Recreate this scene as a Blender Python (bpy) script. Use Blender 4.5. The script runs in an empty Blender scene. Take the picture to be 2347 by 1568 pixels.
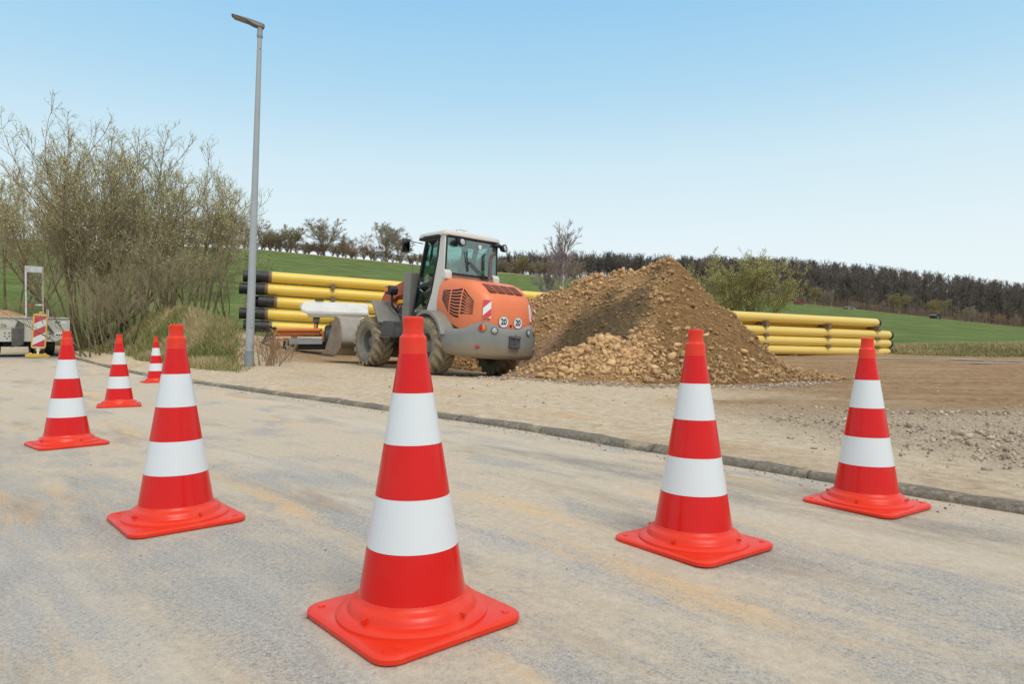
import bpy, bmesh, math, random
import numpy as np
from mathutils import Vector, Matrix
R = math.radians
scene = bpy.context.scene
COL = scene.collection

# ---------------------------------------------------------------- camera, sky, sun, exposure
CAM_H = 0.69
FPX = 1565.0            # focal length in the photograph's 2347-pixel width
cd = bpy.data.cameras.new("camera")
cd.sensor_width = 36.0
cd.lens = 36.0 * FPX / 2347.0
cd.clip_start = 0.05
cd.clip_end = 5000
cam = bpy.data.objects.new("camera", cd)
COL.objects.link(cam)
cam.location = (0, 0, CAM_H)
cam.rotation_euler = (R(90 - 0.15), 0, 0)
scene.camera = cam

SUN_EL, SUN_AZ = R(52), R(150)      # azimuth from +Y, clockwise
w = bpy.data.worlds.new("World")
scene.world = w
w.use_nodes = True
nt = w.node_tree
for n in list(nt.nodes): nt.nodes.remove(n)
wo = nt.nodes.new("ShaderNodeOutputWorld")
bg = nt.nodes.new("ShaderNodeBackground")
sky = nt.nodes.new("ShaderNodeTexSky")
sky.sky_type = 'NISHITA'
sky.sun_disc = False
sky.sun_elevation = SUN_EL
sky.sun_rotation = SUN_AZ
sky.air_density = 1.0
sky.dust_density = 0.6
sky.ozone_density = 1.0
# thin high haze whitens the sky towards the horizon
geo = nt.nodes.new("ShaderNodeTexCoord")
sep = nt.nodes.new("ShaderNodeSeparateXYZ")
nt.links.new(geo.outputs["Generated"], sep.inputs[0])
ramp = nt.nodes.new("ShaderNodeValToRGB")
cr = ramp.color_ramp
SKYS = 6.0
def skyc(r, g, b): return (r * SKYS, g * SKYS, b * SKYS, 1)
stops = [(0.0, (0.86, 0.93, 0.945)), (0.13, (0.80, 0.905, 0.935)), (0.24, (0.66, 0.84, 0.92)),
         (0.34, (0.45, 0.715, 0.90)), (0.46, (0.30, 0.60, 0.885)), (0.62, (0.74, 0.78, 0.82)), (1.0, (1.05, 0.99, 0.92))]  # topmost stops, above the view, brightened and warmed to light the scene
while len(cr.elements) < len(stops): cr.elements.new(0.5)
for e, (p, c) in zip(cr.elements, stops):
    e.position = p
    e.color = (*c, 1)
nt.links.new(sep.outputs[2], ramp.inputs[0])
mulc = nt.nodes.new("ShaderNodeVectorMath"); mulc.operation = 'SCALE'
mulc.inputs[3].default_value = SKYS
nt.links.new(ramp.outputs[0], mulc.inputs[0])
mix = nt.nodes.new("ShaderNodeMix"); mix.data_type = 'RGBA'
mix.inputs[0].default_value = 0.93
nt.links.new(sky.outputs[0], mix.inputs[6])
nt.links.new(mulc.outputs[0], mix.inputs[7])
nt.links.new(mix.outputs[2], bg.inputs[0])
bg.inputs[1].default_value = 0.14
nt.links.new(bg.outputs[0], wo.inputs[0])

sd = bpy.data.lights.new("sun", 'SUN')
sd.energy = 1.45
sd.angle = R(28)
sd.color = (1.0, 0.95, 0.88)
sun = bpy.data.objects.new("sun", sd)
COL.objects.link(sun)
sun.rotation_euler = Vector((-math.sin(SUN_AZ) * math.cos(SUN_EL), -math.cos(SUN_AZ) * math.cos(SUN_EL), -math.sin(SUN_EL))).to_track_quat('-Z', 'Y').to_euler()

scene.view_settings.view_transform = 'Standard'
scene.view_settings.look = 'None'
scene.view_settings.exposure = 0.26
scene.view_settings.gamma = 1.0

# ---------------------------------------------------------------- helpers
def srgb(r, g, b):
    def f(c):
        c /= 255.0
        return c / 12.92 if c <= 0.04045 else ((c + 0.055) / 1.055) ** 2.4
    return (f(r), f(g), f(b), 1.0)

class NB:
    """small node-building helper"""
    def __init__(s, name):
        s.m = bpy.data.materials.new(name); s.m.use_nodes = True
        s.t = s.m.node_tree; s.p = s.t.nodes["Principled BSDF"]; s.out = s.t.nodes["Material Output"]
        s._tc = None
    def n(s, k, **kw):
        x = s.t.nodes.new(k)
        for a, b in kw.items(): setattr(x, a, b)
        return x
    def l(s, a, b): s.t.links.new(a, b)
    def tc(s):
        if s._tc is None: s._tc = s.n("ShaderNodeTexCoord").outputs["Object"]
        return s._tc
    def mapping(s, scale=(1, 1, 1), rot=(0, 0, 0), src=None):
        # rotate into a local direction first, then stretch
        m = s.n("ShaderNodeMapping"); m.vector_type = 'TEXTURE'
        m.inputs["Scale"].default_value = tuple(1.0 / q for q in scale); m.inputs["Rotation"].default_value = rot
        s.l(src or s.tc(), m.inputs[0]); return m.outputs[0]
    def noise(s, scale, detail=6, rough=0.6, vec=None, dist=0.0):
        x = s.n("ShaderNodeTexNoise"); x.inputs["Scale"].default_value = scale; x.inputs["Detail"].default_value = detail
        x.inputs["Roughness"].default_value = rough; x.inputs["Distortion"].default_value = dist
        s.l(vec or s.tc(), x.inputs["Vector"]); return x.outputs["Fac"]
    def ramp(s, fac, a, b, lo=0.35, hi=0.65):
        x = s.n("ShaderNodeMapRange"); x.inputs[1].default_value = lo; x.inputs[2].default_value = hi
        x.inputs[3].default_value = a; x.inputs[4].default_value = b
        s.l(fac, x.inputs[0]); return x.outputs[0]
    def mixc(s, fac, a, b):
        x = s.n("ShaderNodeMix", data_type='RGBA')
        for i, v in ((0, fac), (6, a), (7, b)):
            if hasattr(v, "is_output"): s.l(v, x.inputs[i])
            else: x.inputs[i].default_value = v
        return x.outputs[2]
    def math(s, op, a, b=0.0):
        x = s.n("ShaderNodeMath", operation=op)
        for i, v in ((0, a), (1, b)):
            if hasattr(v, "is_output"): s.l(v, x.inputs[i])
            else: x.inputs[i].default_value = v
        return x.outputs[0]
    def attr(s, name, out="Fac"):
        x = s.n("ShaderNodeAttribute"); x.attribute_name = name; return x.outputs[out]
    def bump(s, h, strength=0.3, dist=0.02):
        x = s.n("ShaderNodeBump"); x.inputs["Strength"].default_value = strength; x.inputs["Distance"].default_value = dist
        s.l(h, x.inputs["Height"]); s.l(x.outputs[0], s.p.inputs["Normal"])
    def set(s, rough=None, metal=None, spec=None, coat=None):
        if rough is not None: s.p.inputs["Roughness"].default_value = rough
        if metal is not None: s.p.inputs["Metallic"].default_value = metal
        if spec is not None: s.p.inputs["Specular IOR Level"].default_value = spec
        if coat is not None: s.p.inputs["Coat Weight"].default_value = coat
        return s
    def col(s, c):
        if hasattr(c, "is_output"): s.l(c, s.p.inputs["Base Color"])
        else: s.p.inputs["Base Color"].default_value = c

def mat_simple(name, c1, c2=None, scale=8, rough=0.5, metal=0.0, bump=0.0, bscale=60, bdist=0.004, dirt=None, dscale=3.0, dlo=0.52, dhi=0.68, damt=0.8, spec=0.5):
    """two-tone noise paint with optional dirt blotches"""
    b = NB(name); b.set(rough=rough, metal=metal, spec=spec)
    c = c1
    if c2 is not None: c = b.mixc(b.ramp(b.noise(scale), 0, 1, 0.3, 0.7), c1, c2)
    if dirt is not None:
        f = b.ramp(b.noise(dscale, 9, 0.7), 0, damt, dlo, dhi)
        c = b.mixc(f, c, dirt)
        b.l(b.ramp(f, rough, 0.9, 0, 1), b.p.inputs["Roughness"])
    b.col(c)
    if bump: b.bump(b.noise(bscale, 5), bump, bdist)
    return b.m

def mesh_np(name, V, F, mats, parent=None, smooth=False, tint=None, mi=None):
    """V (n,3) array, F (m,k) array of equal-sized faces -> ONE mesh object"""
    V = np.ascontiguousarray(V, dtype=np.float32); F = np.ascontiguousarray(F, dtype=np.int32)
    me = bpy.data.meshes.new(name)
    me.vertices.add(len(V)); me.vertices.foreach_set("co", V.ravel())
    k = F.shape[1]
    me.loops.add(F.size); me.loops.foreach_set("vertex_index", F.ravel())
    me.polygons.add(len(F))
    me.polygons.foreach_set("loop_start", np.arange(0, F.size, k, dtype=np.int32))
    me.polygons.foreach_set("loop_total", np.full(len(F), k, dtype=np.int32))
    if smooth: me.polygons.foreach_set("use_smooth", np.ones(len(F), dtype=bool))
    if not isinstance(mats, (list, tuple)): mats = [mats]
    for m in mats: me.materials.append(m)
    if mi is not None: me.polygons.foreach_set("material_index", np.ascontiguousarray(mi, dtype=np.int32))
    if tint is not None:
        if not isinstance(tint, dict): tint = {"tint": tint}
        for k2, v in tint.items():
            a = me.attributes.new(k2, 'FLOAT', 'POINT'); a.data.foreach_set("value", np.ascontiguousarray(v, dtype=np.float32))
    me.update(calc_edges=True)
    o = bpy.data.objects.new(name, me); COL.objects.link(o)
    if parent: o.parent = parent
    return o

def tag(o, label=None, cat=None, group=None, kind=None):
    if label: o["label"] = label
    if cat: o["category"] = cat
    if group: o["group"] = group
    if kind: o["kind"] = kind
    return o

def empty(name, loc=(0, 0, 0), rot=(0, 0, 0), label=None, cat=None, group=None):
    o = bpy.data.objects.new(name, None); COL.objects.link(o)
    o.location = loc; o.rotation_euler = rot; o.empty_display_size = 0.2
    return tag(o, label, cat, group)

def copy_tree(o, parent=None):
    c = o.copy(); COL.objects.link(c)
    if parent: c.parent = parent
    for ch in list(o.children): copy_tree(ch, c)
    return c

class MB:
    """collects shapes, then links them as ONE mesh object"""
    def __init__(s): s.v = []; s.f = []; s.mi = []; s.cur = 0
    def add(s, vs, fs):
        o = len(s.v); s.v += [tuple(v) for v in vs]
        for f in fs: s.f.append([o + i for i in f]); s.mi.append(s.cur)
    def box(s, c, size, rot=None, taper=1.0):
        x, y, z = [k / 2 for k in size]
        vs = [Vector((sx * x * (taper if sz > 0 else 1), sy * y * (taper if sz > 0 else 1), sz * z)) for sz in (-1, 1) for sy in (-1, 1) for sx in (-1, 1)]
        if rot: 
            M = Matrix.Rotation(rot[2], 3, 'Z') @ Matrix.Rotation(rot[1], 3, 'Y') @ Matrix.Rotation(rot[0], 3, 'X')
            vs = [M @ v for v in vs]
        vs = [v + Vector(c) for v in vs]
        s.add(vs, [(0, 2, 3, 1), (4, 5, 7, 6), (0, 1, 5, 4), (2, 6, 7, 3), (0, 4, 6, 2), (1, 3, 7, 5)])
    def beam(s, a, b, wd, h, up=(0, 0, 1)):
        a = Vector(a); b = Vector(b); d = (b - a).normalized(); u = Vector(up)
        sd_ = d.cross(u); sd_ = sd_.normalized() if sd_.length > 1e-5 else Vector((1, 0, 0)); u = sd_.cross(d)
        vs = [p + sd_ * sx * wd / 2 + u * sz * h / 2 for p in (a, b) for sz in (-1, 1) for sx in (-1, 1)]
        s.add(vs, [(0, 1, 3, 2), (4, 6, 7, 5), (0, 4, 5, 1), (2, 3, 7, 6), (0, 2, 6, 4), (1, 5, 7, 3)])
    def tube(s, pts, r, n=10, cap=True):
        pts = [Vector(p) for p in pts]; rs = r if isinstance(r, (list, tuple)) else [r] * len(pts)
        rings = []; prev = None
        for i, p in enumerate(pts):
            d = (pts[min(i + 1, len(pts) - 1)] - pts[max(i - 1, 0)]).normalized()
            if prev is None:
                a = Vector((0, 0, 1)) if abs(d.z) < 0.9 else Vector((1, 0, 0))
                u = d.cross(a).normalized()
            else:
                u = (prev - d * prev.dot(d)).normalized()
            prev = u; v = d.cross(u)
            rings.append([p + (u * math.cos(2 * math.pi * k / n) + v * math.sin(2 * math.pi * k / n)) * rs[i] for k in range(n)])
        vs = [q for rg in rings for q in rg]; fs = []
        for i in range(len(pts) - 1):
            for k in range(n):
                k2 = (k + 1) % n
                fs.append((i * n + k, i * n + k2, (i + 1) * n + k2, (i + 1) * n + k))
        if cap: fs.append(tuple(range(n - 1, -1, -1))); fs.append(tuple((len(pts) - 1) * n + k for k in range(n)))
        s.add(vs, fs)
    def lathe(s, prof, n=32, axis='Z', c=(0, 0, 0), closed=False, cap=True):
        vs = []; m = len(prof)
        for r, h in prof:
            for k in range(n):
                a = 2 * math.pi * k / n
                p = {'Z': (r * math.cos(a), r * math.sin(a), h), 'Y': (r * math.sin(a), h, r * math.cos(a)), 'X': (h, r * math.cos(a), r * math.sin(a))}[axis]
                vs.append((p[0] + c[0], p[1] + c[1], p[2] + c[2]))
        fs = []
        for i in range(m - 1 if not closed else m):
            j = (i + 1) % m
            for k in range(n):
                k2 = (k + 1) % n
                fs.append((i * n + k, i * n + k2, j * n + k2, j * n + k))
        if not closed and cap:
            if prof[0][0] > 1e-6: fs.append(tuple(range(n - 1, -1, -1)))
            if prof[-1][0] > 1e-6: fs.append(tuple((m - 1) * n + k for k in range(n)))
        s.add(vs, fs)
    def prism(s, poly, a, b, plane='XZ'):
        """2-D polygon extruded from a to b along the remaining axis"""
        def P(p, h): return {'XZ': (p[0], h, p[1]), 'XY': (p[0], p[1], h), 'YZ': (h, p[0], p[1])}[plane]
        n = len(poly); vs = [P(p, a) for p in poly] + [P(p, b) for p in poly]
        fs = [tuple(range(n - 1, -1, -1)), tuple(range(n, 2 * n))] + [(i, (i + 1) % n, n + (i + 1) % n, n + i) for i in range(n)]
        s.add(vs, fs)
    def loft(s, rings, closed=True, cap=True):
        n = len(rings[0]); vs = [p for r_ in rings for p in r_]; fs = []
        for i in range(len(rings) - 1):
            for k in range(n if closed else n - 1):
                k2 = (k + 1) % n
                fs.append((i * n + k, i * n + k2, (i + 1) * n + k2, (i + 1) * n + k))
        if cap: fs.append(tuple(range(n - 1, -1, -1))); fs.append(tuple((len(rings) - 1) * n + k for k in range(n)))
        s.add(vs, fs)
    def build(s, name, mats, parent=None, sharp=35, bevel=0.0, loc=None, rot=None, seg=2):
        me = bpy.data.meshes.new(name); me.from_pydata(s.v, [], s.f)
        if not isinstance(mats, (list, tuple)): mats = [mats]
        for m in mats: me.materials.append(m)
        me.polygons.foreach_set("material_index", s.mi)
        bm = bmesh.new(); bm.from_mesh(me)
        bmesh.ops.remove_doubles(bm, verts=bm.verts, dist=1e-5)
        bmesh.ops.recalc_face_normals(bm, faces=bm.faces)
        for f in bm.faces: f.smooth = True
        for e in bm.edges:
            if len(e.link_faces) == 2: e.smooth = e.calc_face_angle(0) < R(sharp)
        bm.to_mesh(me); bm.free(); me.update()
        o = bpy.data.objects.new(name, me); COL.objects.link(o)
        if parent: o.parent = parent
        if loc: o.location = loc
        if rot: o.rotation_euler = rot
        if bevel:
            b = o.modifiers.new("bevel", 'BEVEL'); b.width = bevel; b.segments = seg; b.limit_method = 'ANGLE'; b.angle_limit = R(40)
            b.harden_normals = False
        return o

def rrect(w_, h_, r, n=5, c=(0, 0)):
    pts = []
    for cx, cy, a0 in ((w_ / 2 - r, h_ / 2 - r, 0), (-w_ / 2 + r, h_ / 2 - r, 90), (-w_ / 2 + r, -h_ / 2 + r, 180), (w_ / 2 - r, -h_ / 2 + r, 270)):
        for k in range(n + 1):
            a = R(a0 + 90 * k / n); pts.append((c[0] + cx + r * math.cos(a), c[1] + cy + r * math.sin(a)))
    return pts

def text_mesh(name, body, size, mat, parent=None, depth=0.002, M=None, bold=0.0):
    cu = bpy.data.curves.new(name, 'FONT'); cu.body = body; cu.size = size; cu.extrude = depth; cu.offset = bold
    cu.align_x = 'CENTER'; cu.align_y = 'CENTER'
    t = bpy.data.objects.new(name + "_src", cu); COL.objects.link(t)
    dg = bpy.context.evaluated_depsgraph_get(); dg.update()
    me = bpy.data.meshes.new_from_object(t.evaluated_get(dg))
    bpy.data.objects.remove(t)
    me.materials.clear(); me.materials.append(mat)
    if M is not None: me.transform(M)
    o = bpy.data.objects.new(name, me); COL.objects.link(o)
    if parent: o.parent = parent
    return o

rng = np.random.default_rng(7)
_lat = np.random.default_rng(3).random((256, 256))
def vnoise(x, y):
    xi = np.floor(x).astype(int); yi = np.floor(y).astype(int); fx = x - xi; fy = y - yi
    fx = fx * fx * (3 - 2 * fx); fy = fy * fy * (3 - 2 * fy)
    g = lambda a, b: _lat[a % 256, b % 256]
    return (g(xi, yi) * (1 - fx) + g(xi + 1, yi) * fx) * (1 - fy) + (g(xi, yi + 1) * (1 - fx) + g(xi + 1, yi + 1) * fx) * fy
def fbm(x, y, f=1.0, o=4):
    t = 0; a = 0.5
    for i in range(o):
        t = t + a * (vnoise(x * f + 17 * i, y * f + 31 * i) - 0.5); f *= 2.03; a *= 0.5
    return t
def ss(a, b, x):
    t = np.clip((x - a) / (b - a), 0, 1); return t * t * (3 - 2 * t)

# ---------------------------------------------------------------- terrain
KN = np.array((0.735, 0.678)); KD = np.array((-0.678, 0.735))
def kerb_c(y): return 3.60 + 0.0034 * np.clip(y - 8, 0, 17) ** 2
def S_of(x, y): return 0.735 * x + 0.678 * y - kerb_c(y)
LO = np.array((-1.656, 14.522)); LF = np.array((-0.616, 0.788)); LN = np.array((-0.788, -0.616))   # loader origin, forward, left
US = np.array([-1.2, -.75, -.37, -.14, .05, .4, .75, 1.2]); CY = np.array([535, 545, 571, 606, 633, 692, 752, 775])
CD = np.array([220, 220, 220, 220, 230, 330, 330, 330])
UT = np.array([-.3, -.12, .0, .1, .25, .4, .5, .62, .75, 1.0]); TY = np.array([640, 622, 600, 594, 600, 588, 606, 624, 650, 690])
def ground(x, y):
    x = np.asarray(x, float); y = np.asarray(y, float)
    s = S_of(x, y)
    zr = -0.10 * np.tanh(0.34 * (0.5 * (x + np.sqrt(x * x + 0.05)))) + 0.16 * ss(12, 21, y) * ss(-3, -8, x)
    side = ss(0.0, 0.5, s)
    lot = (0.050 + 0.022 * fbm(x, y, 3.1, 3)) * ss(0.02, 0.09, s)
    lot = lot + side * 0.10 * ss(0.5, -6, x)
    A = np.interp(x, [-12, -7.5, -3, 4, 10, 20], [0.42, 0.46, 0.38, 0.22, 0.14, 0.12])
    lot = lot + ss(0.45, 2.2, s) * A * ss(16.8, 21.8, y)
    # grassy mound by the lamp post
    def bump(cx, cy, rx, ry, h, ang):
        c, sn = math.cos(ang), math.sin(ang); dx = x - cx; dy = y - cy
        a = dx * c + dy * sn; b = -dx * sn + dy * c
        return h * np.exp(-(a / rx) ** 2 - (b / ry) ** 2)
    m = bump(-8.6, 18.2, 2.8, 1.6, 0.88, R(133)) + bump(-11.3, 20.9, 2.8, 1.6, 0.72, R(133)) + bump(-6.9, 16.3, 1.1, .8, 0.25, R(133))
    lot = lot + side * m * (1 + 0.5 * fbm(x, y, 1.1)) * ss(0.9, 2.2, s)
    # berm along the field edge at the right
    gy = y + 0.55 * (x - 16.5)
    lot = lot + 0.42 * ss(27.5, 31, gy) * ss(15, 18.5, x) * ss(40, 32, gy)
    rough_ = ss(1.2, 2.6, x) * ss(.7, 1.6, s)
    near = side * (rough_ * (0.075 * fbm(x, y, .9, 4) + .03 * fbm(x, y, 3.0, 3)) + 0.030 * fbm(x, y, 1.3, 4) + 0.05 * fbm(x, y, 0.35, 3)) * ss(0.1, 1.2, s) * ss(60, 30, y)
    rub = side * ss(0.75, 1.5, s) * ss(2.4, 3.4, x) * ss(8, 6.2, y) * 0.05 * (1 + 2 * fbm(x, y, 2.2, 4))
    z = zr + lot + near + rub
    # ground the loader stands on
    px = x - LO[0]; py = y - LO[1]
    a = px * LF[0] + py * LF[1]; b = px * LN[0] + py * LN[1]
    wgt = np.exp(-((a / 2.6) ** 4) - ((b / 1.9) ** 4))
    z = z * (1 - wgt) + wgt * (0.03 + 0.0355 * a + 0.05 * b + 0.25 * near)
    # field and hills
    yy = np.maximum(y, 1.0); u = np.clip(x / yy, -1.2, 1.2)
    yc = np.interp(u, US, CD); zc = CAM_H + (780 - np.interp(u, US, CY)) / FPX * yc
    t = np.clip((y - 30) / (yc - 30), 0, 1)
    z30 = np.interp(x, [-40, -12, 4, 20, 60], [3.2, 1.0, 0.3, 0.25, 0.3])
    f = z30 + (zc - z30) * (0.75 * t + 0.25 * t * t)
    f = f + 0.5 * fbm(x, y, 0.02, 3) * ss(40, 90, y)
    ztop = CAM_H + (780 - np.interp(u, UT, TY) - 47) / FPX * 620
    hill = np.where(u > -0.12, ztop, zc - 8)
    t2 = ss(0, 1, (y - yc) / (620 - yc)); t2 = 0.5 * t2 + 0.5 * np.clip((y - yc) / (620 - yc), 0, 1)
    f = np.where(y > yc, zc + (hill - zc) * t2, f)
    f = f - np.clip(y - 640, 0, 600) * 0.05
    k = ss(26, 38, y)
    return z * (1 - k) + f * k
def gz(x, y): return float(ground(np.array([x]), np.array([y]))[0])
# ---------------------------------------------------------------- ground materials
def road_mat():
    b = NB("sandy_asphalt"); b.set(rough=0.93, spec=0.18)
    rz = math.atan2(KD[1], KD[0])
    al = b.mapping((0.22, 1.5, 1), (0, 0, rz))           # stretched along the road
    al2 = b.mapping((0.10, 1.1, 1), (0, 0, rz + 0.06))
    sd_ = b.attr("side")                                 # 0 on the far lane, 1 at the kerb: more sand there
    sand = b.math('ADD', b.math('MULTIPLY', b.noise(1.5, 9, 0.66, al, 0.5), 0.55), b.math('MULTIPLY', b.noise(0.9, 8, 0.7), 0.45))
    f = b.ramp(b.math('ADD', sand, b.math('MULTIPLY', sd_, 0.13)), 0.0, 1.0, 0.48, 0.61)
    fine = b.noise(210, 3, 0.7); grain = b.noise(70, 7, 0.78)
    gg = b.math('ADD', b.math('MULTIPLY', fine, 0.55), b.math('MULTIPLY', grain, 0.45))
    grey = b.mixc(b.ramp(gg, 0, 1, 0.36, 0.62), srgb(112, 110, 106), srgb(198, 194, 187))
    tan = b.mixc(b.ramp(b.math('ADD', b.math('MULTIPLY', b.noise(30, 9, 0.8), 0.6), b.math('MULTIPLY', fine, 0.4)), 0, 1, 0.34, 0.64), srgb(172, 157, 136), srgb(210, 197, 177))
    fb = b.ramp(b.math('ADD', f, b.math('MULTIPLY', b.math('SUBTRACT', grain, 0.5), 1.6)), 0, 1, 0.15, 0.85)   # sand lies between the stones
    c = b.mixc(fb, grey, tan)
    pale = b.ramp(b.noise(1.1, 8, 0.66, al2), 0, 0.5, 0.52, 0.72)
    c = b.mixc(pale, c, srgb(210, 202, 190))
    orange = b.ramp(b.noise(1.25, 8, 0.62, b.mapping((0.30, 1.9, 1), (0, 0, rz - 0.05))), 0, 0.8, 0.56, 0.70)
    c = b.mixc(b.math('MULTIPLY', orange, b.ramp(gg, 0.35, 1.0, 0.38, 0.55)), c, srgb(222, 180, 122))
    dark = b.ramp(b.noise(0.9, 9, 0.72, b.mapping((0.45, 2.0, 1), (0, 0, rz + 0.03))), 0, 0.7, 0.55, 0.70)
    c = b.mixc(dark, c, srgb(138, 124, 104))
    bare = b.ramp(b.noise(1.9, 7, 0.66, b.mapping((0.6, 1.3, 1), (0, 0, rz))), 0, 0.85, 0.55, 0.64)       # asphalt showing through
    c = b.mixc(bare, c, grey)
    vor = b.n("ShaderNodeTexVoronoi"); vor.inputs["Scale"].default_value = 34; b.l(b.tc(), vor.inputs["Vector"])
    spk = b.math('MULTIPLY', b.ramp(vor.outputs["Distance"], 1, 0, 0.06, 0.15), b.ramp(b.noise(5, 3), 0, 0.75, 0.54, 0.64))
    c = b.mixc(spk, c, srgb(104, 84, 62))
    track = b.attr("track"); c = b.mixc(b.math('MULTIPLY', track, b.ramp(b.noise(3.5, 8, 0.75, b.mapping((.5, 1.6, 1), (0, 0, rz))), 0.0, 0.9, 0.38, 0.60)), c, b.mixc(b.ramp(gg, 0, 1, .36, .62), srgb(104, 98, 88), srgb(168, 160, 146)))
    c = b.mixc(b.attr("tar"), c, srgb(132, 133, 134))
    # tread marks pressed into the sand
    wv = b.n("ShaderNodeTexWave"); wv.inputs["Scale"].default_value = 7.5; wv.inputs["Distortion"].default_value = 2.5; wv.inputs["Detail"].default_value = 3
    b.l(b.mapping((1, 1, 1), (0, 0, rz + 1.2)), wv.inputs["Vector"])
    tm = b.math('MULTIPLY', b.attr("tread"), b.ramp(wv.outputs["Fac"], 0, 0.4, 0.45, 0.65))
    c = b.mixc(tm, c, srgb(146, 136, 120))
    b.col(c)
    b.bump(b.math('ADD', b.math('ADD', b.math('MULTIPLY', fine, 0.5), grain), b.math('MULTIPLY', b.noise(14, 6), 0.8)), 0.6, 0.007)
    return b.m

def lot_mat():
    b = NB("bare_ground"); b.set(rough=0.95, spec=0.15)
    n1 = b.noise(0.7, 8, 0.65); n2 = b.noise(9, 9, 0.75)
    sand = b.mixc(b.ramp(n2, 0, 1, 0.32, 0.68), srgb(174, 153, 126), srgb(222, 206, 180))
    st = b.noise(1.3, 8, 0.68, b.mapping((0.35, 1.4, 1), (0, 0, R(140))))
    sand = b.mixc(b.ramp(st, 0, 0.6, 0.52, 0.7), sand, srgb(206, 166, 116))
    sand = b.mixc(b.ramp(n1, 0, 0.55, 0.55, 0.75), sand, srgb(212, 200, 182))
    brown = b.mixc(b.ramp(n2, 0, 1, 0.35, 0.65), srgb(116, 89, 62), srgb(178, 146, 108))
    brown = b.mixc(b.ramp(st, 0, 0.7, 0.5, 0.7), brown, srgb(146, 116, 82))
    rut = b.ramp(b.noise(1.0, 9, 0.72, b.mapping((0.28, 1.2, 1), (0, 0, R(165)))), 0, 0.75, 0.50, 0.66)
    brown = b.mixc(rut, brown, srgb(176, 156, 128))
    rut2 = b.ramp(b.noise(1.7, 9, 0.75, b.mapping((0.35, 1.3, 1), (0, 0, R(150)))), 0, 0.7, 0.56, 0.68)
    brown = b.mixc(rut2, brown, srgb(104, 84, 60)); sand = b.mixc(b.math('MULTIPLY', rut2, .55), sand, srgb(150, 128, 98))
    c = b.mixc(b.attr("brown"), sand, brown)
    spk = b.ramp(b.noise(38, 6, 0.7), 0, 0.55, 0.6, 0.70)
    c = b.mixc(spk, c, srgb(112, 92, 68))
    gr = b.ramp(b.noise(60, 3, 0.6), 0, 1, 0.38, 0.62)
    c = b.mixc(b.attr("gravel"), c, b.mixc(gr, srgb(118, 102, 86), srgb(206, 188, 162)))
    # grass
    g = b.mixc(b.ramp(b.noise(0.22, 6, 0.65), 0, 1, 0.4, 0.62), srgb(76, 94, 40), srgb(112, 124, 66))
    g = b.mixc(b.ramp(b.noise(0.05, 6, 0.6, b.mapping((1, 3, 1), (0, 0, -0.3))), 0, 0.7, 0.48, 0.66), g, srgb(86, 108, 56))
    g = b.mixc(b.attr("straw"), g, b.mixc(b.ramp(b.noise(2.2, 7, 0.7), 0, 1, 0.4, 0.6), srgb(112, 106, 66), srgb(166, 152, 112)))
    gf = b.ramp(b.math('ADD', b.attr("grass"), b.math('MULTIPLY', b.math('SUBTRACT', b.noise(2.6, 7, 0.7), 0.5), 0.9)), 0, 1, 0.42, 0.58)
    c = b.mixc(gf, c, g)
    c = b.mixc(b.attr("floor"), c, srgb(92, 80, 62))
    b.col(c)
    b.bump(b.math('ADD', b.noise(14, 9, 0.72), b.math('MULTIPLY', b.noise(55, 5, 0.7), 0.45)), 0.75, 0.035)
    return b.m
M_road = road_mat(); M_lot = lot_mat()

def frame_pt(t, s):
    g = 0.0034 * np.clip(0.735 * t + 2.44 - 8, 0, 17) ** 2
    return KD[0] * t + KN[0] * (3.60 + g + s), KD[1] * t + KN[1] * (3.60 + g + s)
def sinh_steps(a, lo, hi, n):
    return a * np.sinh(np.linspace(math.asinh(lo / a), math.asinh(hi / a), n))
def grid_faces(nu, nv):
    i, j = np.meshgrid(np.arange(nu - 1), np.arange(nv - 1), indexing='ij')
    a = (i * nv + j).ravel()
    return np.stack([a, a + nv, a + nv + 1, a + 1], 1)

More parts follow.
